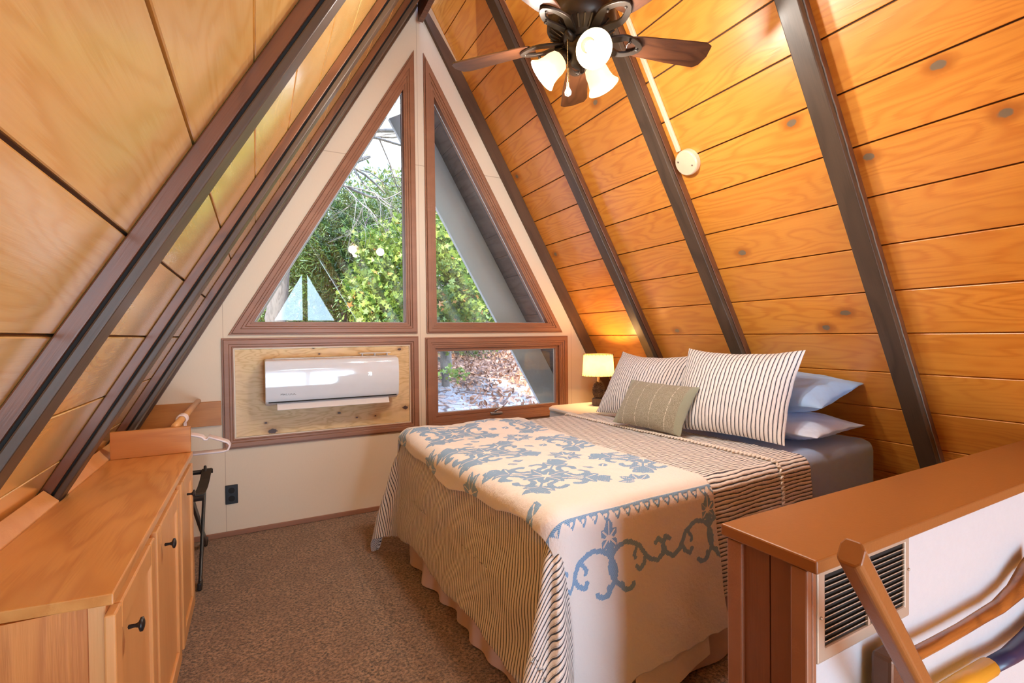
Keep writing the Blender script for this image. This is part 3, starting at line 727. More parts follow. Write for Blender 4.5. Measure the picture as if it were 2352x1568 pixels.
# lower folded layer of the throw showing at the hem
u2 = np.arange(.28, .66, .008); w2 = np.arange(-.625, -.30, .008)
V, Fc, uv = sheet_mesh(u2, w2, .017, None, lambda U, W: (U+.04, W-.02*np.sin(U*5)-.05*(1-(U-.28)/.38)), wrinkle=.004, kn=.035)
o = link('lower_layer', np_mesh(V, Fc, uv), plain('throw_back', (.84, .74, .65), .9, bump=.4, bscale=80), thr, smooth=True)

# ---------------------------------------------------------------- pillows
def pillow(name, c, e1, e2, Wd, Ht, T, mat, label, group=None, flange=0., n=64, wr=.006, pinch=.07, seed=0, sag=0., cat='pillow'):
    c = np.array(c, float); e1 = np.array(e1, float); e1 /= np.linalg.norm(e1); e2 = np.array(e2, float); e2 -= e1*(e1@e2); e2 /= np.linalg.norm(e2); e3 = np.cross(e1, e2)
    s = np.sin(np.linspace(-PI/2, PI/2, n)); S, Tt = np.meshgrid(s, s, indexing='ij'); S, Tt = S.ravel(), Tt.ravel()
    prof = (1-np.abs(S)**2.2)**.62*(1-np.abs(Tt)**2.2)**.62
    x = S*Wd/2*(1-pinch*(1-Tt**2)*np.abs(S)**3); y = Tt*Ht/2*(1-pinch*(1-S**2)*np.abs(Tt)**3)
    y = y-sag*(1-S**2)*(Tt > 0)*Tt
    Vv = []; uvs = []
    for sg in (1, -1):
        w_ = wr*hashn(S*4+seed, Tt*3.3+seed*.7, 1.)*(prof**.5)+wr*.7*np.sin(np.arctan2(Tt, S)*12+seed)*np.clip(np.hypot(S, Tt)-.55, 0, 1)*(prof > .02)
        z = sg*(T/2*prof)+w_*1.
        Vv.append(c+x[:, None]*e1+y[:, None]*e2+z[:, None]*e3); uvs.append(np.stack([S*Wd/2, Tt*Ht/2], 1))
    Vv = np.concatenate(Vv); uvs = np.concatenate(uvs)
    Fc = np.concatenate([grid_faces(n, n), grid_faces(n, n, n*n, True)])
    me = np_mesh(Vv, Fc, uvs)
    bm = bmesh.new(); bm.from_mesh(me); bmesh.ops.remove_doubles(bm, verts=bm.verts, dist=.0004)
    bmesh.ops.recalc_face_normals(bm, faces=bm.faces); bm.to_mesh(me); bm.free()
    o = link(name, me, mat, smooth=True); return tag(o, label, cat, group)
pillow('pillow', (2.33, 2.50, -.345), (.10, -.99, 0), (.27, .02, .42), .68, .51, .22, M['sham'], 'striped pillow sham nearest the lamp, behind the green cushion', 'striped pillow shams', seed=1, sag=.035)
pillow('pillow', (2.335, 1.835, -.325), (.22, -.97, .0), (.27, .03, .44), .66, .54, .20, M['sham'], 'striped pillow sham on the right, in front of the blue pillows', 'striped pillow shams', seed=4, sag=.02)
pillow('cushion', (2.085, 2.17, -.428), (.12, -.99, -.02), (.17, .0, .25), .50, .31, .155, M['sage'], 'small sage green oblong cushion with thin pale lines', 'cushion', seed=7, wr=.004)
pillow('pillow', (2.68, 1.83, -.345), (.06, -.99, .03), (.93, .06, .20), .78, .46, .21, M['bluep'], 'sky blue pillow on top of the pale blue one', 'plain pillows at the head', seed=11, wr=.006)
pillow('pillow', (2.63, 1.82, -.512), (.05, -.99, 0), (.99, .05, .03), .80, .48, .155, M['palep'], 'pale blue pillow lying on the mattress under the sky blue one', 'plain pillows at the head', seed=15, wr=.006)

# ---------------------------------------------------------------- nightstand and lamp
NS = -.60
ns = thing('nightstand', (2.36, 3.24, FL), 'white painted nightstand in the corner beyond the bed', 'nightstand')
top = [(2.15, 3.02), (2.70, 3.02), (2.62, 3.50), (2.24, 3.50), (2.15, 3.43)]
top = [(2.13, 3.0), (2.70, 3.0), (2.70, 3.50), (2.21, 3.50), (2.13, 3.42)]
MB().prism([(x, y, NS-.022) for x, y in top], (0, 0, .022)).build('table_top', plain('warm_white_top', (.80, .72, .62), .35), ns, bevel=.006)
MB().box(2.17, 2.66, 3.03, 3.47, FL+.06, NS-.0225).build('carcass', M['whitepaint'], ns, bevel=.004)
dr = MB().box(2.155, 2.1695, 3.05, 3.45, NS-.20, NS-.045).build('drawer', M['whitepaint'], ns, bevel=.004)
MB().lathe([(.0001, 0), (.006, 0), (.014, .018), (.0001, .024)], (2.155, 3.25, NS-.12), (-1, 0, 0), 14).build('knob', M['steel'], dr, smooth=True)
for x in (2.19, 2.62):
    for y in (3.05, 3.43): MB().box(x, x+.03, y, y+.03, FL+.001, FL+.06).build('leg', M['whitepaint'], ns)
lx, ly = 2.55, 3.30
lamp = thing('table_lamp', (lx, ly, NS), 'lit bedside lamp with pine cone base and laced parchment shade', 'lamp')
b = MB().lathe([(.0001, 0), (.052, 0), (.055, .02), (.053, .055), (.048, .06), (.0001, .06)], (lx, ly, NS+.001), n=24)
b.build('base', wood('bark_base', (.12, .08, .055), (.03, .02, .014), 2, 0, 3, .8), lamp, smooth=False)
b = MB()
for i in range(150):
    f = (i+.5)/150; z = f*.135; a = i*2.39996; r = .052*math.sin(PI*(.12+.83*f))**.75
    d = Vector((math.cos(a), math.sin(a), 0)); p = Vector((lx, ly, NS+.062+z))+d*r*.75
    t_ = Vector((-d.y, d.x, 0)); tip = p+d*.016+Vector((0, 0, .006))
    b.prism([p-t_*.007, p+t_*.007, tip+t_*.003, tip-t_*.003], (0, 0, .004))
b.lathe([(.0001, .0), (.030, .004), (.043, .045), (.040, .09), (.018, .13), (.0001, .137)], (lx, ly, NS+.061), n=16)
b.build('pine_cone', wood('cone_brown', (.09, .045, .02), (.02, .01, .006), 2, 0, 4, .6), lamp)
MB().lathe([(.0001, .18), (.013, .18), (.011, .205), (.010, .30), (.0001, .30)], (lx, ly, NS), n=14).build('stem', M['brass'], lamp, smooth=True)
def shade_mat():
    m, t, o = new_mat('parchment_shade'); P = t.obj()
    c = t.mix(t.noise(P, 14, 4), (.74, .50, .20), (.84, .64, .32))
    d = t.node('ShaderNodeBsdfDiffuse', {'Color': c}); tr = t.node('ShaderNodeBsdfTranslucent', {'Color': c})
    t.l.new(t.node('ShaderNodeMixShader', {0: .65, 1: d, 2: tr}), o.inputs[0]); return m
sh = MB().lathe([(.134, .250), (.122, .432)], (lx, ly, NS), n=40).build('lamp_shade', shade_mat(), lamp, smooth=True)
for z, r in ((.250, .134), (.432, .122)):
    b = MB()
    b.tube([(lx+r*math.cos(a), ly+r*math.sin(a), NS+z) for a in np.linspace(0, 2*PI, 41)[:-1]], .0022, 6, closed=True)
    for k in range(26):
        a = k*2*PI/26; s = 1 if z < .3 else -1
        b.tube([(lx+(r+.003)*math.cos(a+.03*j), ly+(r+.003)*math.sin(a+.03*j), NS+z+s*(.012*j-.003)) for j in (0, .5, 1.2)], .0018, 5)
    b.build('lacing', plain('leather_lace', (.16, .07, .03), .6), sh)
MB().ball((lx, ly, NS+.345), .026, sz=1.25).build('bulb', M['bulb'], lamp, smooth=True)
light('POINT', 'bedside_bulb', (lx, ly, NS+.345), 30, (1, .55, .20), shadow_soft_size=.035)

# ---------------------------------------------------------------- ceiling fan
FX, FY, FZ = 1.164, 1.594, 1.174
fan = thing('ceiling_fan', (FX, FY, FZ), 'dark bronze ceiling fan with walnut blades and lit bell-shaped glass shades', 'ceiling fan')
C = Vector((FX, FY, 0))
MB().lathe([(.0001, ZA-.17), (.07, ZA-.17), (.07, ZA-.20), (.03, ZA-.26), (.0001, ZA-.262)], C, n=24).build('canopy', M['bronze'], fan, smooth=True)
MB().tube([C+Vector((0, 0, ZA-.25)), C+Vector((0, 0, FZ+.16))], .013, 12).build('downrod', M['bronze'], fan, smooth=True)
mo = MB().lathe([(.0001, .17), (.03, .17), (.05, .15), (.115, .125), (.135, .09), (.138, .03), (.120, .005), (.075, -.012), (.07, -.03), (.0001, -.03)], C+Vector((0, 0, FZ+.01)), n=40).build('motor_housing', M['bronze'], fan, smooth=True)
b = MB()
for k in range(30):
    a = k*2*PI/30; d = Vector((math.cos(a), math.sin(a), 0)); b.bar(C+d*.085+Vector((0, 0, FZ-.004)), C+d*.128+Vector((0, 0, FZ+.021)), .006, .006)
b.build('cooling_rib', plain('bronze_edge', (.10, .075, .055), .35, .7), mo)
MB().lathe([(.0001, -.025), (.066, -.025), (.070, -.035), (.068, -.058), (.056, -.068), (.045, -.075), (.045, -.100), (.032, -.115), (.012, -.125), (.008, -.14), (.0001, -.143)], C+Vector((0, 0, FZ+.005)), n=32).build('light_kit', M['bronze'], fan, smooth=True)
def blade_local():
    # planform of one blade in local xy (x outwards)
    pts = [(.205, -.042), (.25, -.050), (.40, -.060), (.525, -.068), (.555, -.055), (.568, .0), (.560, .048), (.540, .066), (.40, .062), (.25, .052), (.21, .044), (.196, .0)]
    return pts
for k in range(5):
    a = math.radians(58.5+72*k); rot = Matrix.Rotation(a, 4, 'Z'); pit = Matrix.Rotation(math.radians(-12), 4, 'X')
    Tm = Matrix.Translation((FX, FY, FZ)) @ rot @ pit
    b = MB().prism([(x, y, 0) for x, y in blade_local()], (0, 0, .006))
    bl = b.build('blade', M['walnut'], fan, mw=Tm, bevel=.0015)
    # blade iron: two curved arms meeting a looped plate under the blade
    def lobe(sx, n_=26):
        return [(.150+sx*(.098*math.cos(t_)+.012*math.cos(3*t_)), sx*(.050*math.sin(t_)*(1+.35*math.cos(t_)))) for t_ in np.linspace(0, 2*PI, n_+1)[:-1]]
    hole = [(.168+.060*math.cos(t_)+.010*math.cos(3*t_), .030*math.sin(t_)*(1+.4*math.cos(t_))) for t_ in np.linspace(0, 2*PI, 21)[:-1]]
    cu = bpy.data.curves.new('t', 'CURVE'); cu.dimensions = '2D'; cu.fill_mode = 'BOTH'; cu.extrude = .003; cu.bevel_depth = .0022
    for P_ in (lobe(1), hole[::-1]):
        sp = cu.splines.new('POLY'); sp.points.add(len(P_)-1); sp.use_cyclic_u = True
        for i_, p_ in enumerate(P_): sp.points[i_].co = (p_[0], p_[1], 0, 1)
    t_o = bpy.data.objects.new('t', cu); COL.objects.link(t_o); me_ = bpy.data.meshes.new_from_object(t_o); bpy.data.objects.remove(t_o)
    me_.transform(pit @ Matrix.Translation((0, 0, -.007)))
    b = MB(); b.b.from_mesh(me_)
    b.tube([(.045, 0, -.022), (.075, 0, -.030), (.11, 0, -.018)], [.018, .015, .010], 8)
    for x, y in ((.19, .040), (.19, -.040), (.24, 0)): b.ball((x, y, -.012), .006)
    io = b.build('blade_iron', M['bronze'], fan, mw=Matrix.Translation((FX, FY, FZ)) @ rot, smooth=True)
def bell(az, tilt=52):
    a = math.radians(az); d = Vector((math.cos(a), math.sin(a), 0)); ti = math.radians(tilt)
    ax = (d*math.sin(ti)+Vector((0, 0, -math.cos(ti)))).normalized()
    o = C+Vector((0, 0, FZ-.048))+d*.05
    arm = MB().tube([C+Vector((0, 0, FZ-.055))+d*.03, o+ax*.005, o+ax*.03], [.012, .014, .016], 10).build('socket_arm', M['bronze'], fan, smooth=True)
    MB().lathe([(.0001, .01), (.026, .012), (.030, .03), (.028, .045), (.0001, .046)], o, ax, 20).build('fitter', M['bronze'], fan, smooth=True)
    prof = [(.024, .036), (.040, .048), (.047, .070), (.049, .095), (.055, .120), (.068, .140), (.066, .141), (.052, .121), (.046, .095), (.044, .070), (.037, .050), (.022, .040)]
    MB().lathe(prof, o, ax, 32).build('glass_shade', M['bell'], fan, smooth=True)
    MB().ball(o+ax*.085, .022).build('bulb', M['bulb'], fan, smooth=True)
    light('POINT', 'fan_bulb', o+ax*.175, 23, (1, .94, .85), shadow_soft_size=.045)
for az in (20, 145, 250): bell(az)
def pull(x, y, ztop, zbot, fob):
    n = int((ztop-zbot)/.0055); b = MB()
    for i in range(n): b.ball((x, y, ztop-i*.0055), .0024, u=6, v=4)
    ch = b.build('pull_chain', M['brass'], fan)
    if fob:
        MB().lathe([(.0001, 0), (.005, 0), (.006, -.018), (.0001, -.018)], (x, y, zbot), n=10).build('fob_cap', M['brass'], ch)
        MB().lathe([(.0001, -.016), (.006, -.02), (.013, -.036), (.012, -.047), (.0001, -.055)], (x, y, zbot), n=14).build('fob', plain('fob_glass', (.9, .85, .8), .1), ch, smooth=True)
pull(FX-.075, FY-.010, FZ-.03, FZ-.195, True); pull(FX-.03, FY+.05, FZ-.10, FZ-.16, False)

# ---------------------------------------------------------------- round cover and raceway on the right slope
def on_right(s, y, d): return MR @ Vector((s, y, d*ZR))     # d measured outward from the inner rafter plane
sD = (ZA-.899)/(S3/2)
jb = thing('junction_box', tuple(on_right(sD, 1.985, TH)), 'round cream cover on the right slope at the end of the raceway', 'cover')
MB().lathe([(.0001, 0), (.072, 0), (.072, .030), (.066, .038), (.0001, .040)], on_right(sD-.04, 1.99, TH), -NR, 40).build('cover', M['cream'], jb, bevel=.002)
for k in (-1, 1): MB().lathe([(.0001, 0), (.005, 0), (.0045, .002), (.0001, .002)], on_right(sD-.04+k*.022, 1.99-k*.040, TH-.040), -NR, 10).build('screw', M['steel'], jb)
z = sorted(((TH-.018)*ZR, (TH-.0005)*ZR))
tag(MB().box(.25, sD-.112, 2.012, 2.038, z[0], z[1]).build('cable_raceway', M['cream'], mw=MR, bevel=.004), 'straight cream cable raceway running down the right slope to the round cover', 'raceway')

# ---------------------------------------------------------------- half wall with cap, vent, rail and tools
hwl = tag(MB().box(1.06, 3.06, .642, .815, FL-2.3, -.510).build('wall_half', M['whitepaint']), kind='structure')
hwl.name = 'wall_near'
tag(MB().box(1.0585, 3.0, .8155, .822, FL, -.512).build('panelling', wood('mahogany_panel', (.20, .075, .035), (.12, .040, .018), 2, 1, 1.5, .4, None, 0, 3), hwl))
b = MB()
for y0, y1 in ((.668, .720), (.7235, .790)): b.box(1.050, 1.0595, y0, y1, FL-.3, -.515)
b.build('end_panel', wood('mahogany_end', (.22, .085, .04), (.13, .045, .02), 2, 1, 1.5, .35, None, 0, 3, .2), hwl)
MB().box(1.0545, 1.0595, .719, .7245, FL-.3, -.515).build('panel_groove', M['dark'], hwl)
for y0, y1 in ((.630, .668), (.790, .832)):
    MB().box(1.040, 1.0595, y0, y1, FL-.3, -.515).build('corner_trim', M['casing'], hwl, bevel=.004)
MB().box(1.0597, 1.075, .630, .6415, FL-.3, -.515).build('corner_trim', M['casing'], hwl, bevel=.003)
tag(MB().box(1.045, 3.02, .622, .832, -.5145, -.5105).build('cap_moulding', M['casing'], hwl, bevel=.001))
cap = [(1.030, .603, -.510), (3.0, .603, -.510), (3.0, .842, -.510), (1.030, .842, -.510)]
capo = MB().prism(cap, (0, 0, .030)).build('cap_board', M['cap'], hwl, bevel=.004)
vt = thing('wall_vent', (1.265, .642, -.72), 'beige metal louvred heater vent set in the white half wall', 'vent')
VX0, VX1, VZ0, VZ1 = 1.078, 1.476, -.732, -.516
f = MB().ring([(VX0, VZ0), (VX1, VZ0), (VX1, VZ1), (VX0, VZ1)], [(VX0+.030, VZ0+.030), (VX1-.024, VZ0+.030), (VX1-.024, VZ1-.024), (VX0+.030, VZ1-.024)], .630, .6405)
f.build('frame', M['beige'], vt, bevel=.004)
MB().box(VX0+.028, VX1-.022, .6370, .6405, VZ0+.028, VZ1-.022).build('interior', M['dark'], vt)
MB().box(1.280, 1.290, .630, .636, VZ0+.031, VZ1-.025).build('mullion', M['beige'], vt)
for i in range(11):
    z0 = VZ0+.038+i*.0135
    MB().hexa([(VX0+.030, .636, z0), (VX1-.024, .636, z0), (VX1-.024, .6365, z0+.002), (VX0+.030, .6365, z0+.002), (VX0+.030, .631, z0+.004), (VX1-.024, .631, z0+.004), (VX1-.024, .6315, z0+.006), (VX0+.030, .6315, z0+.006)]).build('slat', M['beige'], vt)
for x, z in ((VX0+.012, -.63), (VX1-.008, -.61)): MB().ball((x, .6295, z), .004).build('screw', M['steel'], vt)
hr = thing('handrail', (1.45, .49, -1.05), 'brown wooden stair handrail slanting down in front of the vent', 'handrail')
A, Bp = Vector((.905, .475, -.372)), Vector((1.72, .46, -1.46))
d = (Bp-A).normalized(); side = Vector((0, 1, 0)); up = d.cross(side).normalized(); up = up if up.z > 0 else -up
sec = [(-.026, -.014), (-.026, .005), (-.017, .014), (.017, .014), (.026, .005), (.026, -.014), (.017, -.020), (-.017, -.020)]
b = MB(); b.prism([A+Vector((.030*0, 0, 0))+side*q*.8+up*r*1.2+d*(.03*(q/.03)*-.0+(.018-r)*.55) for q, r in sec], (Bp-A)); b.build('rail', M['cap'], hr, bevel=.004)
for f_ in (.45,):
    p = A+(Bp-A)*f_-up*.03
    MB().tube([p, p+Vector((0, .03, -.035)), p+Vector((0, .165, -.035))], .008, 8).build('bracket', M['black'], hr, smooth=True)
# old axe and second tool hung on the white wall
ax_ = thing('axe', (1.36, .6, -.80), 'worn orange wooden axe with a rusty dark head hung on the white half wall', 'axe')
hp = [(1.31, .60, -.792), (1.42, .60, -.800), (1.54, .60, -.806), (1.68, .60, -.811), (1.80, .60, -.812), (1.92, .60, -.814), (2.04, .60, -.800), (2.15, .60, -.765), (2.24, .60, -.75)]
MB().tube(hp, [.014, .015, .015, .015, .016, .018, .022, .028, .034], 10).build('axe_handle', wood('worn_orange', (.42, .15, .03), (.16, .05, .012), 0, 2, 3, .3, None, 0, 5, .4), ax_, smooth=True)
MB().prism([(1.275, .578, -.755), (1.37, .578, -.752), (1.385, .578, -.80), (1.365, .578, -.86), (1.37, .578, -.93), (1.26, .578, -.93), (1.272, .578, -.85)], (0, .045, 0)).build('axe_head', plain('rusted_steel', (.16, .09, .06), .4, .5, bump=.5, bscale=40), ax_, bevel=.008)
pd = thing('paddle', (1.7, .6, -1.0), 'navy and yellow painted paddle hung below the axe on the half wall', 'paddle')
MB().tube([(1.45, .60, -.95), (1.70, .60, -.962), (1.86, .60, -.972)], [.024, .024, .024], 12).build('grip', M['yellow'], pd, smooth=True)
MB().tube([(1.86, .60, -.972), (2.0, .60, -.985), (2.15, .60, -.985), (2.4, .60, -.97)], [.020, .022, .028, .04], 12).build('shaft', M['navy'], pd, smooth=True)

# ---------------------------------------------------------------- outside: overhang, hill, trees
def rfly(side, y0, y1, nm, d0=-.0, d1=TH, s1=5.2):
    mw, zs = (MR, ZR) if side > 0 else (ML, ZL); z = sorted((d0*zs, d1*zs))
    return MB().box(.42, s1, y0, y1, z[0], z[1]), mw
m_fly = plain('weathered_grey_paint', (.62, .66, .64), .8, bump=.5, bscale=30)
b, mw = rfly(1, 4.74, 4.79, 'f', -.236, TH-.002)
o = b.build('fly_rafter', m_fly, mw=mw, bevel=.004); tag(o, 'weathered grey outer rafter seen through the right windows', 'rafter', 'outer rafters of the roof overhang')
b, mw = rfly(-1, 4.74, 4.79, 'f', -.225, LPL)
o = b.build('fly_rafter', m_fly, mw=mw, bevel=.004); tag(o, 'weathered grey outer rafter beyond the left window', 'rafter', 'outer rafters of the roof overhang')

sof = wood('weathered_soffit', (.16, .12, .09), (.07, .05, .04), 1, 0, 1., .8, (PITCH, RS0), 0, 6)
for mw, zs, pdd in ((MR, ZR, TH), (ML, ZL, LPL)):
    z = sorted((pdd*zs, (pdd+.03)*zs)); q_ = MB()
    s_0 = .0
    while s_0 < 6.4: q_.box(s_0+.003, s_0+PITCH-.003, D+.105, 4.78, z[0], z[1]); s_0 += PITCH
    q_.box(0, 6.4, D+.105, 4.78, z[0]+.012 if zs > 0 else z[0]-.02, z[1]+.02 if zs > 0 else z[1]-.012)
    trim('trim_%d' % k, q_, sof, mw=mw); k += 1
def hill_z(x, y):
    base = np.interp(y, [4, 5.5, 7, 9, 12, 18, 40, 90], [-1.45, -1.15, -.93, -.72, -.44, .35, 3.2, 9.])
    return base+.035*np.sin(x*2.1+y*1.7)+.05*np.sin(x*.9-y*.6)+.02*np.sin(x*5.+y*3.3)
xs = np.concatenate([np.linspace(-14, -1, 40), np.linspace(-.9, 8, 120), np.linspace(8.3, 40, 50)]); ys = np.concatenate([np.linspace(3.9, 13, 150), np.linspace(13.5, 80, 60)])
GX, GY = np.meshgrid(xs, ys, indexing='ij')
slab = np.floor((GX*.9+.5*np.sin(GY*1.1)))*.37+np.floor(GY*.8+.4*np.sin(GX*1.3))*.61
GZ = hill_z(GX, GY)+.07*np.sin(slab*12.)*(GY < 8.6)
def hill_mat():
    m, t, o = new_mat('rock_and_leaf_litter'); P = t.obj(); s = t.sep(P)
    n = t.noise(P, 1.1, 5, .6); vo = t.node('ShaderNodeTexVoronoi', {'Vector': P, 'Scale': 22., 'Randomness': 1.}, out='Color')
    hue = t.sep(vo)[0]
    lit = t.mix(t.step(hue, .2, .9), (.14, .055, .025), (.55, .30, .17)); lit = t.mix(t.step(t.sep(vo)[1], .55, .8), lit, (.06, .03, .02))
    rock = t.mix(t.noise(P, 6, 5), (.20, .195, .19), (.42, .40, .385))
    cr_ = t.node('ShaderNodeTexVoronoi', {'Vector': t.vm('ADD', P, t.xyz(t.math('MULTIPLY', t.noise(P, 2, 3), .8), 0., 0.)), 'Scale': 1.1}, feature='DISTANCE_TO_EDGE')
    rock = t.mix(t.math('SUBTRACT', 1., t.step(cr_, .01, .05)), rock, (.10, .06, .045))
    f_ = t.step(t.math('ADD', t.math('MULTIPLY', s[1], -.20), t.math('MULTIPLY', n, 1.3)), -1.05, -.85)
    litf = t.math('MULTIPLY', t.step(t.noise(P, 9, 4, .7), .52, .60), .85)
    rock = t.mix(litf, rock, lit)
    pbsdf(t, o, t.mix(f_, lit, rock), .9, 0, t.bump(t.noise(P, 18, 4), .6, .05)); return m
g = link('hillside', np_mesh(np.stack([GX.ravel(), GY.ravel(), GZ.ravel()], 1), grid_faces(len(xs), len(ys), 0, False)), hill_mat(), smooth=True)
g.name = 'ground'; tag(g, kind='structure')

def leaf_mat(name, c1, c2, c3=None, trans=.35):
    m, t, o = new_mat(name); inf = t.node('ShaderNodeAttribute', attribute_name='pattern', out='Fac')
    c = t.mix(inf, c1, c2)
    if c3: c = t.mix(t.step(inf, .972, .98), c, c3)
    d = t.node('ShaderNodeBsdfPrincipled', {'Base Color': c, 'Roughness': .45}); tr = t.node('ShaderNodeBsdfTranslucent', {'Color': c})
    t.l.new(t.node('ShaderNodeMixShader', {0: trans, 1: d, 2: tr}), o.inputs[0]); return m
def leaves(centers, size, shape='maple', jit=.35):
    n = len(centers)
    if shape == 'maple':
        k = 10; ang = np.arange(k)*2*PI/k; rad = np.where(np.arange(k) % 2 == 0, 1., .45)*np.array([1, 1, .95, 1, .8, .7, .8, 1, .95, 1])
        loc = np.stack([np.cos(ang)*rad, np.sin(ang)*rad, .18*np.abs(np.sin(ang))], 1)
    elif shape == 'oval': loc = np.array([(-1, 0, 0), (-.3, .42, .1), (.5, .35, .1), (1.1, 0, 0), (.5, -.35, .1), (-.3, -.42, .1)])
    else: loc = np.array([(-1, -.12, 0), (1, -.12, 0), (1.2, .0, 0), (1, .12, 0), (-1, .12, 0)])
    k = len(loc)
    q = rng.normal(size=(n, 4)); q /= np.linalg.norm(q, axis=1)[:, None]; w0, x, y, z = q.T
    Rm = np.stack([1-2*(y*y+z*z), 2*(x*y-z*w0), 2*(x*z+y*w0), 2*(x*y+z*w0), 1-2*(x*x+z*z), 2*(y*z-x*w0), 2*(x*z-y*w0), 2*(y*z+x*w0), 1-2*(x*x+y*y)], 1).reshape(n, 3, 3)
    sz = size*(1+jit*rng.uniform(-1, 1, n))
    V = centers[:, None, :]+np.einsum('nij,kj->nki', Rm, loc)*sz[:, None, None]
    col = np.repeat(rng.uniform(0, 1, n), k)
    return np_mesh(V.reshape(-1, 3), np.arange(n*k).reshape(n, k), None, col)
def clumps(c, r, n, nc, cr, flat=1.):
    """n leaf centres in nc clumps scattered in the outer part of an ellipsoid"""
    d = rng.normal(size=(nc, 3)); d /= np.linalg.norm(d, axis=1)[:, None]
    cc = np.array(c)+d*np.array(r)*(rng.uniform(.35, 1, nc)**.5)[:, None]
    i = rng.integers(0, nc, n); e = rng.normal(size=(n, 3))*cr; e[:, 2] *= flat; return cc[i]+e
def branches(root, dirv, ln, r, depth, b, spread=.55, droop=0., seg_=5, kids=3):
    p = Vector(root); d = Vector(dirv).normalized(); pts = [p.copy()]; rr = [r]
    for i in range(seg_):
        d = (d+Vector(rng.normal(size=3))*.16+Vector((0, 0, -droop))).normalized(); p = p+d*ln/seg_; pts.append(p.copy()); rr.append(r*(1-.45*(i+1)/seg_))
    b.tube(pts, rr, 6 if depth > 1 else 4, cap=False)
    if depth > 0:
        for k in range(kids):
            i = int(rng.integers(2, seg_+1)); nd = (d+Vector(rng.normal(size=3))*spread).normalized()
            branches(pts[i], nd, ln*rng.uniform(.6, .8), rr[i]*.62, depth-1, b, spread, droop, seg_, kids)
bark = wood('grey_bark', (.15, .13, .11), (.045, .038, .03), 2, 0, 3, .9, None, 0, 6)
pale_bark = wood('pale_twigs', (.26, .24, .21), (.11, .10, .085), 2, 0, 3, .9, None, 0, 4)
G = {'maple': leaf_mat('maple_leaf', (.055, .13, .015), (.33, .41, .075), (.60, .28, .08)),
     'cedar': leaf_mat('cedar_needle', (.018, .05, .010), (.10, .17, .025), None, .15),
     'olive': leaf_mat('olive_leaf', (.05, .10, .02), (.24, .28, .08), (.55, .40, .15)),
     'far': leaf_mat('far_leaf', (.06, .12, .03), (.20, .27, .09), None)}
def tree(loc, label, trunk_r, h, crown, mk, size, shape, n, nc, cr, cat='tree', lean=(.05, 0, 1), name='tree', flat=1., bdepth=2, grp='trees beyond the windows'):
    x, y = loc; z = float(hill_z(np.array(x), np.array(y)))
    t = thing(name, (x, y, z), label, cat, grp)
    b = MB(); branches((x, y, z-.1), lean, h, trunk_r, bdepth, b, .6, 0, 6, 4); b.build('trunk', bark, t, smooth=True)
    C_ = np.concatenate([clumps(c, r, int(n*wt), int(nc*wt)+1, cr, flat) for c, r, wt in crown])
    link('foliage', leaves(C_, size, shape), G[mk], t); return t
tree((2.75, 7.6), 'sunlit broad-leaved maple filling the middle of both triangular windows', .07, 1.7, [((2.35, 7.4, .85), (1.15, .8, 1.05), .55), ((3.6, 7.9, .75), (1.0, .8, .95), .30), ((1.75, 7.2, .2), (.6, .5, .5), .10), ((3.2, 7.6, 1.7), (.8, .5, .5), .05)], 'maple', .050, 'maple', 13000, 330, .095)
tree((1.15, 9.3), 'dense dark green cedar behind the left triangular window', .09, 3.2, [((1.0, 9.3, .6), (1.1, .9, 1.5), .45), ((.9, 9.3, 2.1), (.8, .7, 1.2), .25), ((2.0, 10., 1.3), (1.0, .8, 1.6), .30)], 'cedar', .042, 'needle', 52000, 800, .085)
tree((4.8, 11.5), 'yellowish green tree standing farther back beyond the right windows', .10, 3.0, [((4.6, 11.5, 1.6), (1.8, 1.2, 2.2), .6), ((3.2, 12.2, 2.4), (1.4, 1.2, 1.6), .4)], 'olive', .06, 'oval', 14000, 420, .22)
tree((.1, 12.5), 'olive coloured tree farther back at the lower left of the left window', .10, 3.0, [((.2, 12.5, .9), (1.6, 1.2, 1.8), .6), ((2.4, 13.5, 3.0), (1.8, 1.2, 1.5), .4)], 'olive', .055, 'oval', 13000, 420, .2)
for i, (x, y, sz, lb) in enumerate(((-2, 20, 3.2, 'hazy green tree far up the slope beyond the left edge of the windows'), (2.0, 22, 3.6, 'hazy green tree far up the slope behind the cedar'), (7, 21, 3.6, 'hazy green tree far up the slope behind the maple'), (12, 24, 4, 'hazy green tree far up the slope beyond the right windows'))):
    zz = float(hill_z(np.array(x), np.array(y)))
    tree((x, y), lb, .15, 4, [((x, y, zz+sz*.8), (sz*1.0, 1.6, sz*.9), 1.)], 'far', .11, 'oval', 6500, 200, .4, grp='far trees up the slope')
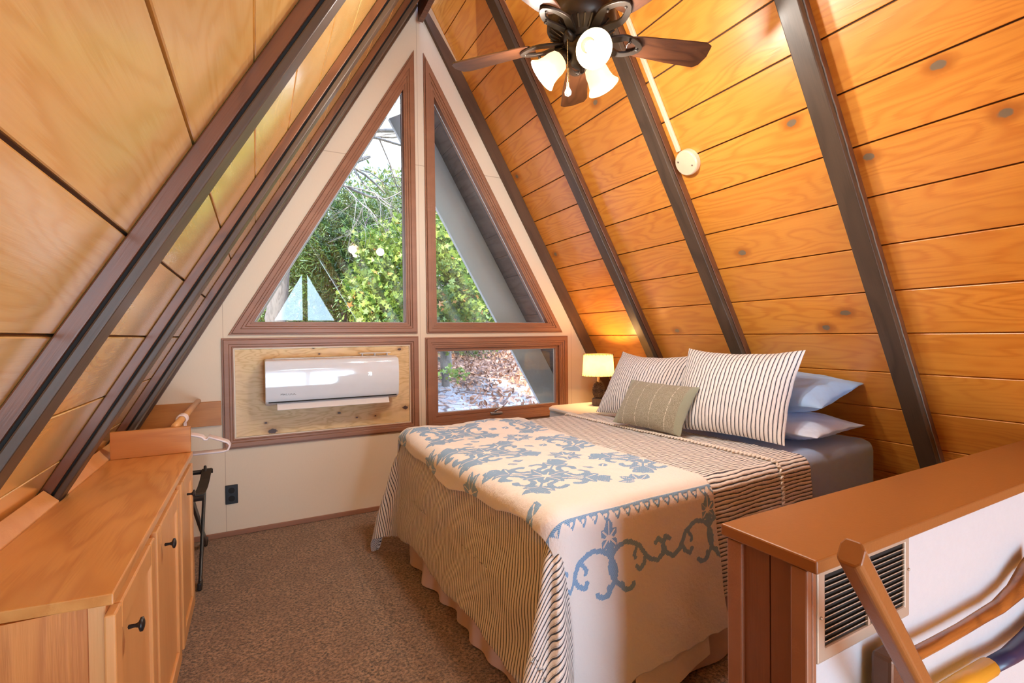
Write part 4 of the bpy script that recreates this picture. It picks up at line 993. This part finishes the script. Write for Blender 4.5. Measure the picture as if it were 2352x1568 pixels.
# bare-branched oak with the twisted trunk at the lower left
zz = float(hill_z(np.array(.33), np.array(7.0)))
oak = thing('tree', (.33, 7.0, zz), 'bare grey oak with a twisted trunk at the lower left of the left window', 'tree', 'trees beyond the windows')
b = MB(); pts = [(.36, 7.0, zz-.1), (.33, 7., -.3), (.29, 7, .0), (.21, 7, .25), (.27, 7.0, .55), (.30, 7.0, .9), (.15, 7.0, 1.4), (.22, 7.1, 2.0), (.35, 7.1, 2.7), (.3, 7.1, 3.6)]
b.tube(pts, [.16, .14, .125, .12, .115, .11, .10, .085, .07, .05], 10)
b.build('trunk', bark, oak, smooth=True)
b = MB()
for p, dv, ln, r in (((.22, 7.1, 2.0), (1, .1, .15), 1.5, .05), ((.3, 7.1, 2.4), (1, .1, .35), 1.7, .05), ((.35, 7.1, 2.8), (1, 0, .2), 1.9, .045), ((.3, 7.1, 3.1), (1, .2, .3), 2.0, .04), ((.3, 7.1, 3.4), (.8, 0, .7), 1.6, .04), ((.15, 7.0, 1.4), (-1, 0, .5), 1.0, .04), ((.25, 7.0, 1.7), (.8, .2, .5), 1.2, .03)):
    branches(p, dv, ln, r, 4, b, .55, .03, 5, 4)
b.build('bare_branches', pale_bark, oak, smooth=True)
# a second bare crown and low leafy branch seen in the lower right window
b = MB(); t2 = thing('tree', (3.4, 9.2, float(hill_z(np.array(3.4), np.array(9.2)))), 'slender bare tree rising between the maple and the outer rafter', 'tree', 'trees beyond the windows')
branches((3.4, 9.2, -.7), (0, 0, 1), 3.2, .06, 4, b, .5, .02, 6, 4); b.build('bare_branches', pale_bark, t2, smooth=True)
sp_ = thing('leafy_sprig', (1.95, 6.3, -1.0), 'low green leafy branch hanging in front of the rocks in the lower right window', 'branch')
b = MB(); b.tube([(1.45, 6.4, -.2), (1.75, 6.3, -.35), (2.05, 6.25, -.45), (2.35, 6.2, -.55)], [.012, .009, .007, .004], 5); b.tube([(1.5, 6.4, -.2), (1.7, 6.3, -.5), (1.78, 6.2, -.72)], [.01, .007, .004], 5); b.build('twig', bark, sp_)
Cc = np.concatenate([clumps(c, (.16, .15, .08), n_, 6, .045) for c, n_ in (((1.70, 6.3, -.35), 40), ((1.98, 6.25, -.44), 60), ((2.3, 6.2, -.52), 60), ((1.82, 6.2, -.75), 34), ((1.75, 6.4, -.2), 40))])
link('foliage', leaves(Cc, .042, 'maple'), G['maple'], sp_)
# fallen leaves
n_ = 9000; fx = rng.uniform(-.5, 9, n_); fy = rng.uniform(5, 13, n_)**1.0
Cc = np.stack([fx, fy, hill_z(fx, fy)+.03], 1)
lit = link('fallen_leaves', leaves(Cc, .045, 'oval'), leaf_mat('dry_leaf', (.16, .06, .03), (.62, .36, .22), None, .1)); tag(lit, 'dry brown leaves scattered over the rocks and slope outside', 'leaves', kind='stuff')

# ---------------------------------------------------------------- raise everything so the carpet is at z = 0
for o in SC.objects:
    if o.parent is None: o.location.z += EYE
for o in SC.objects:
    if '_b' in o.keys(): del o['_b']
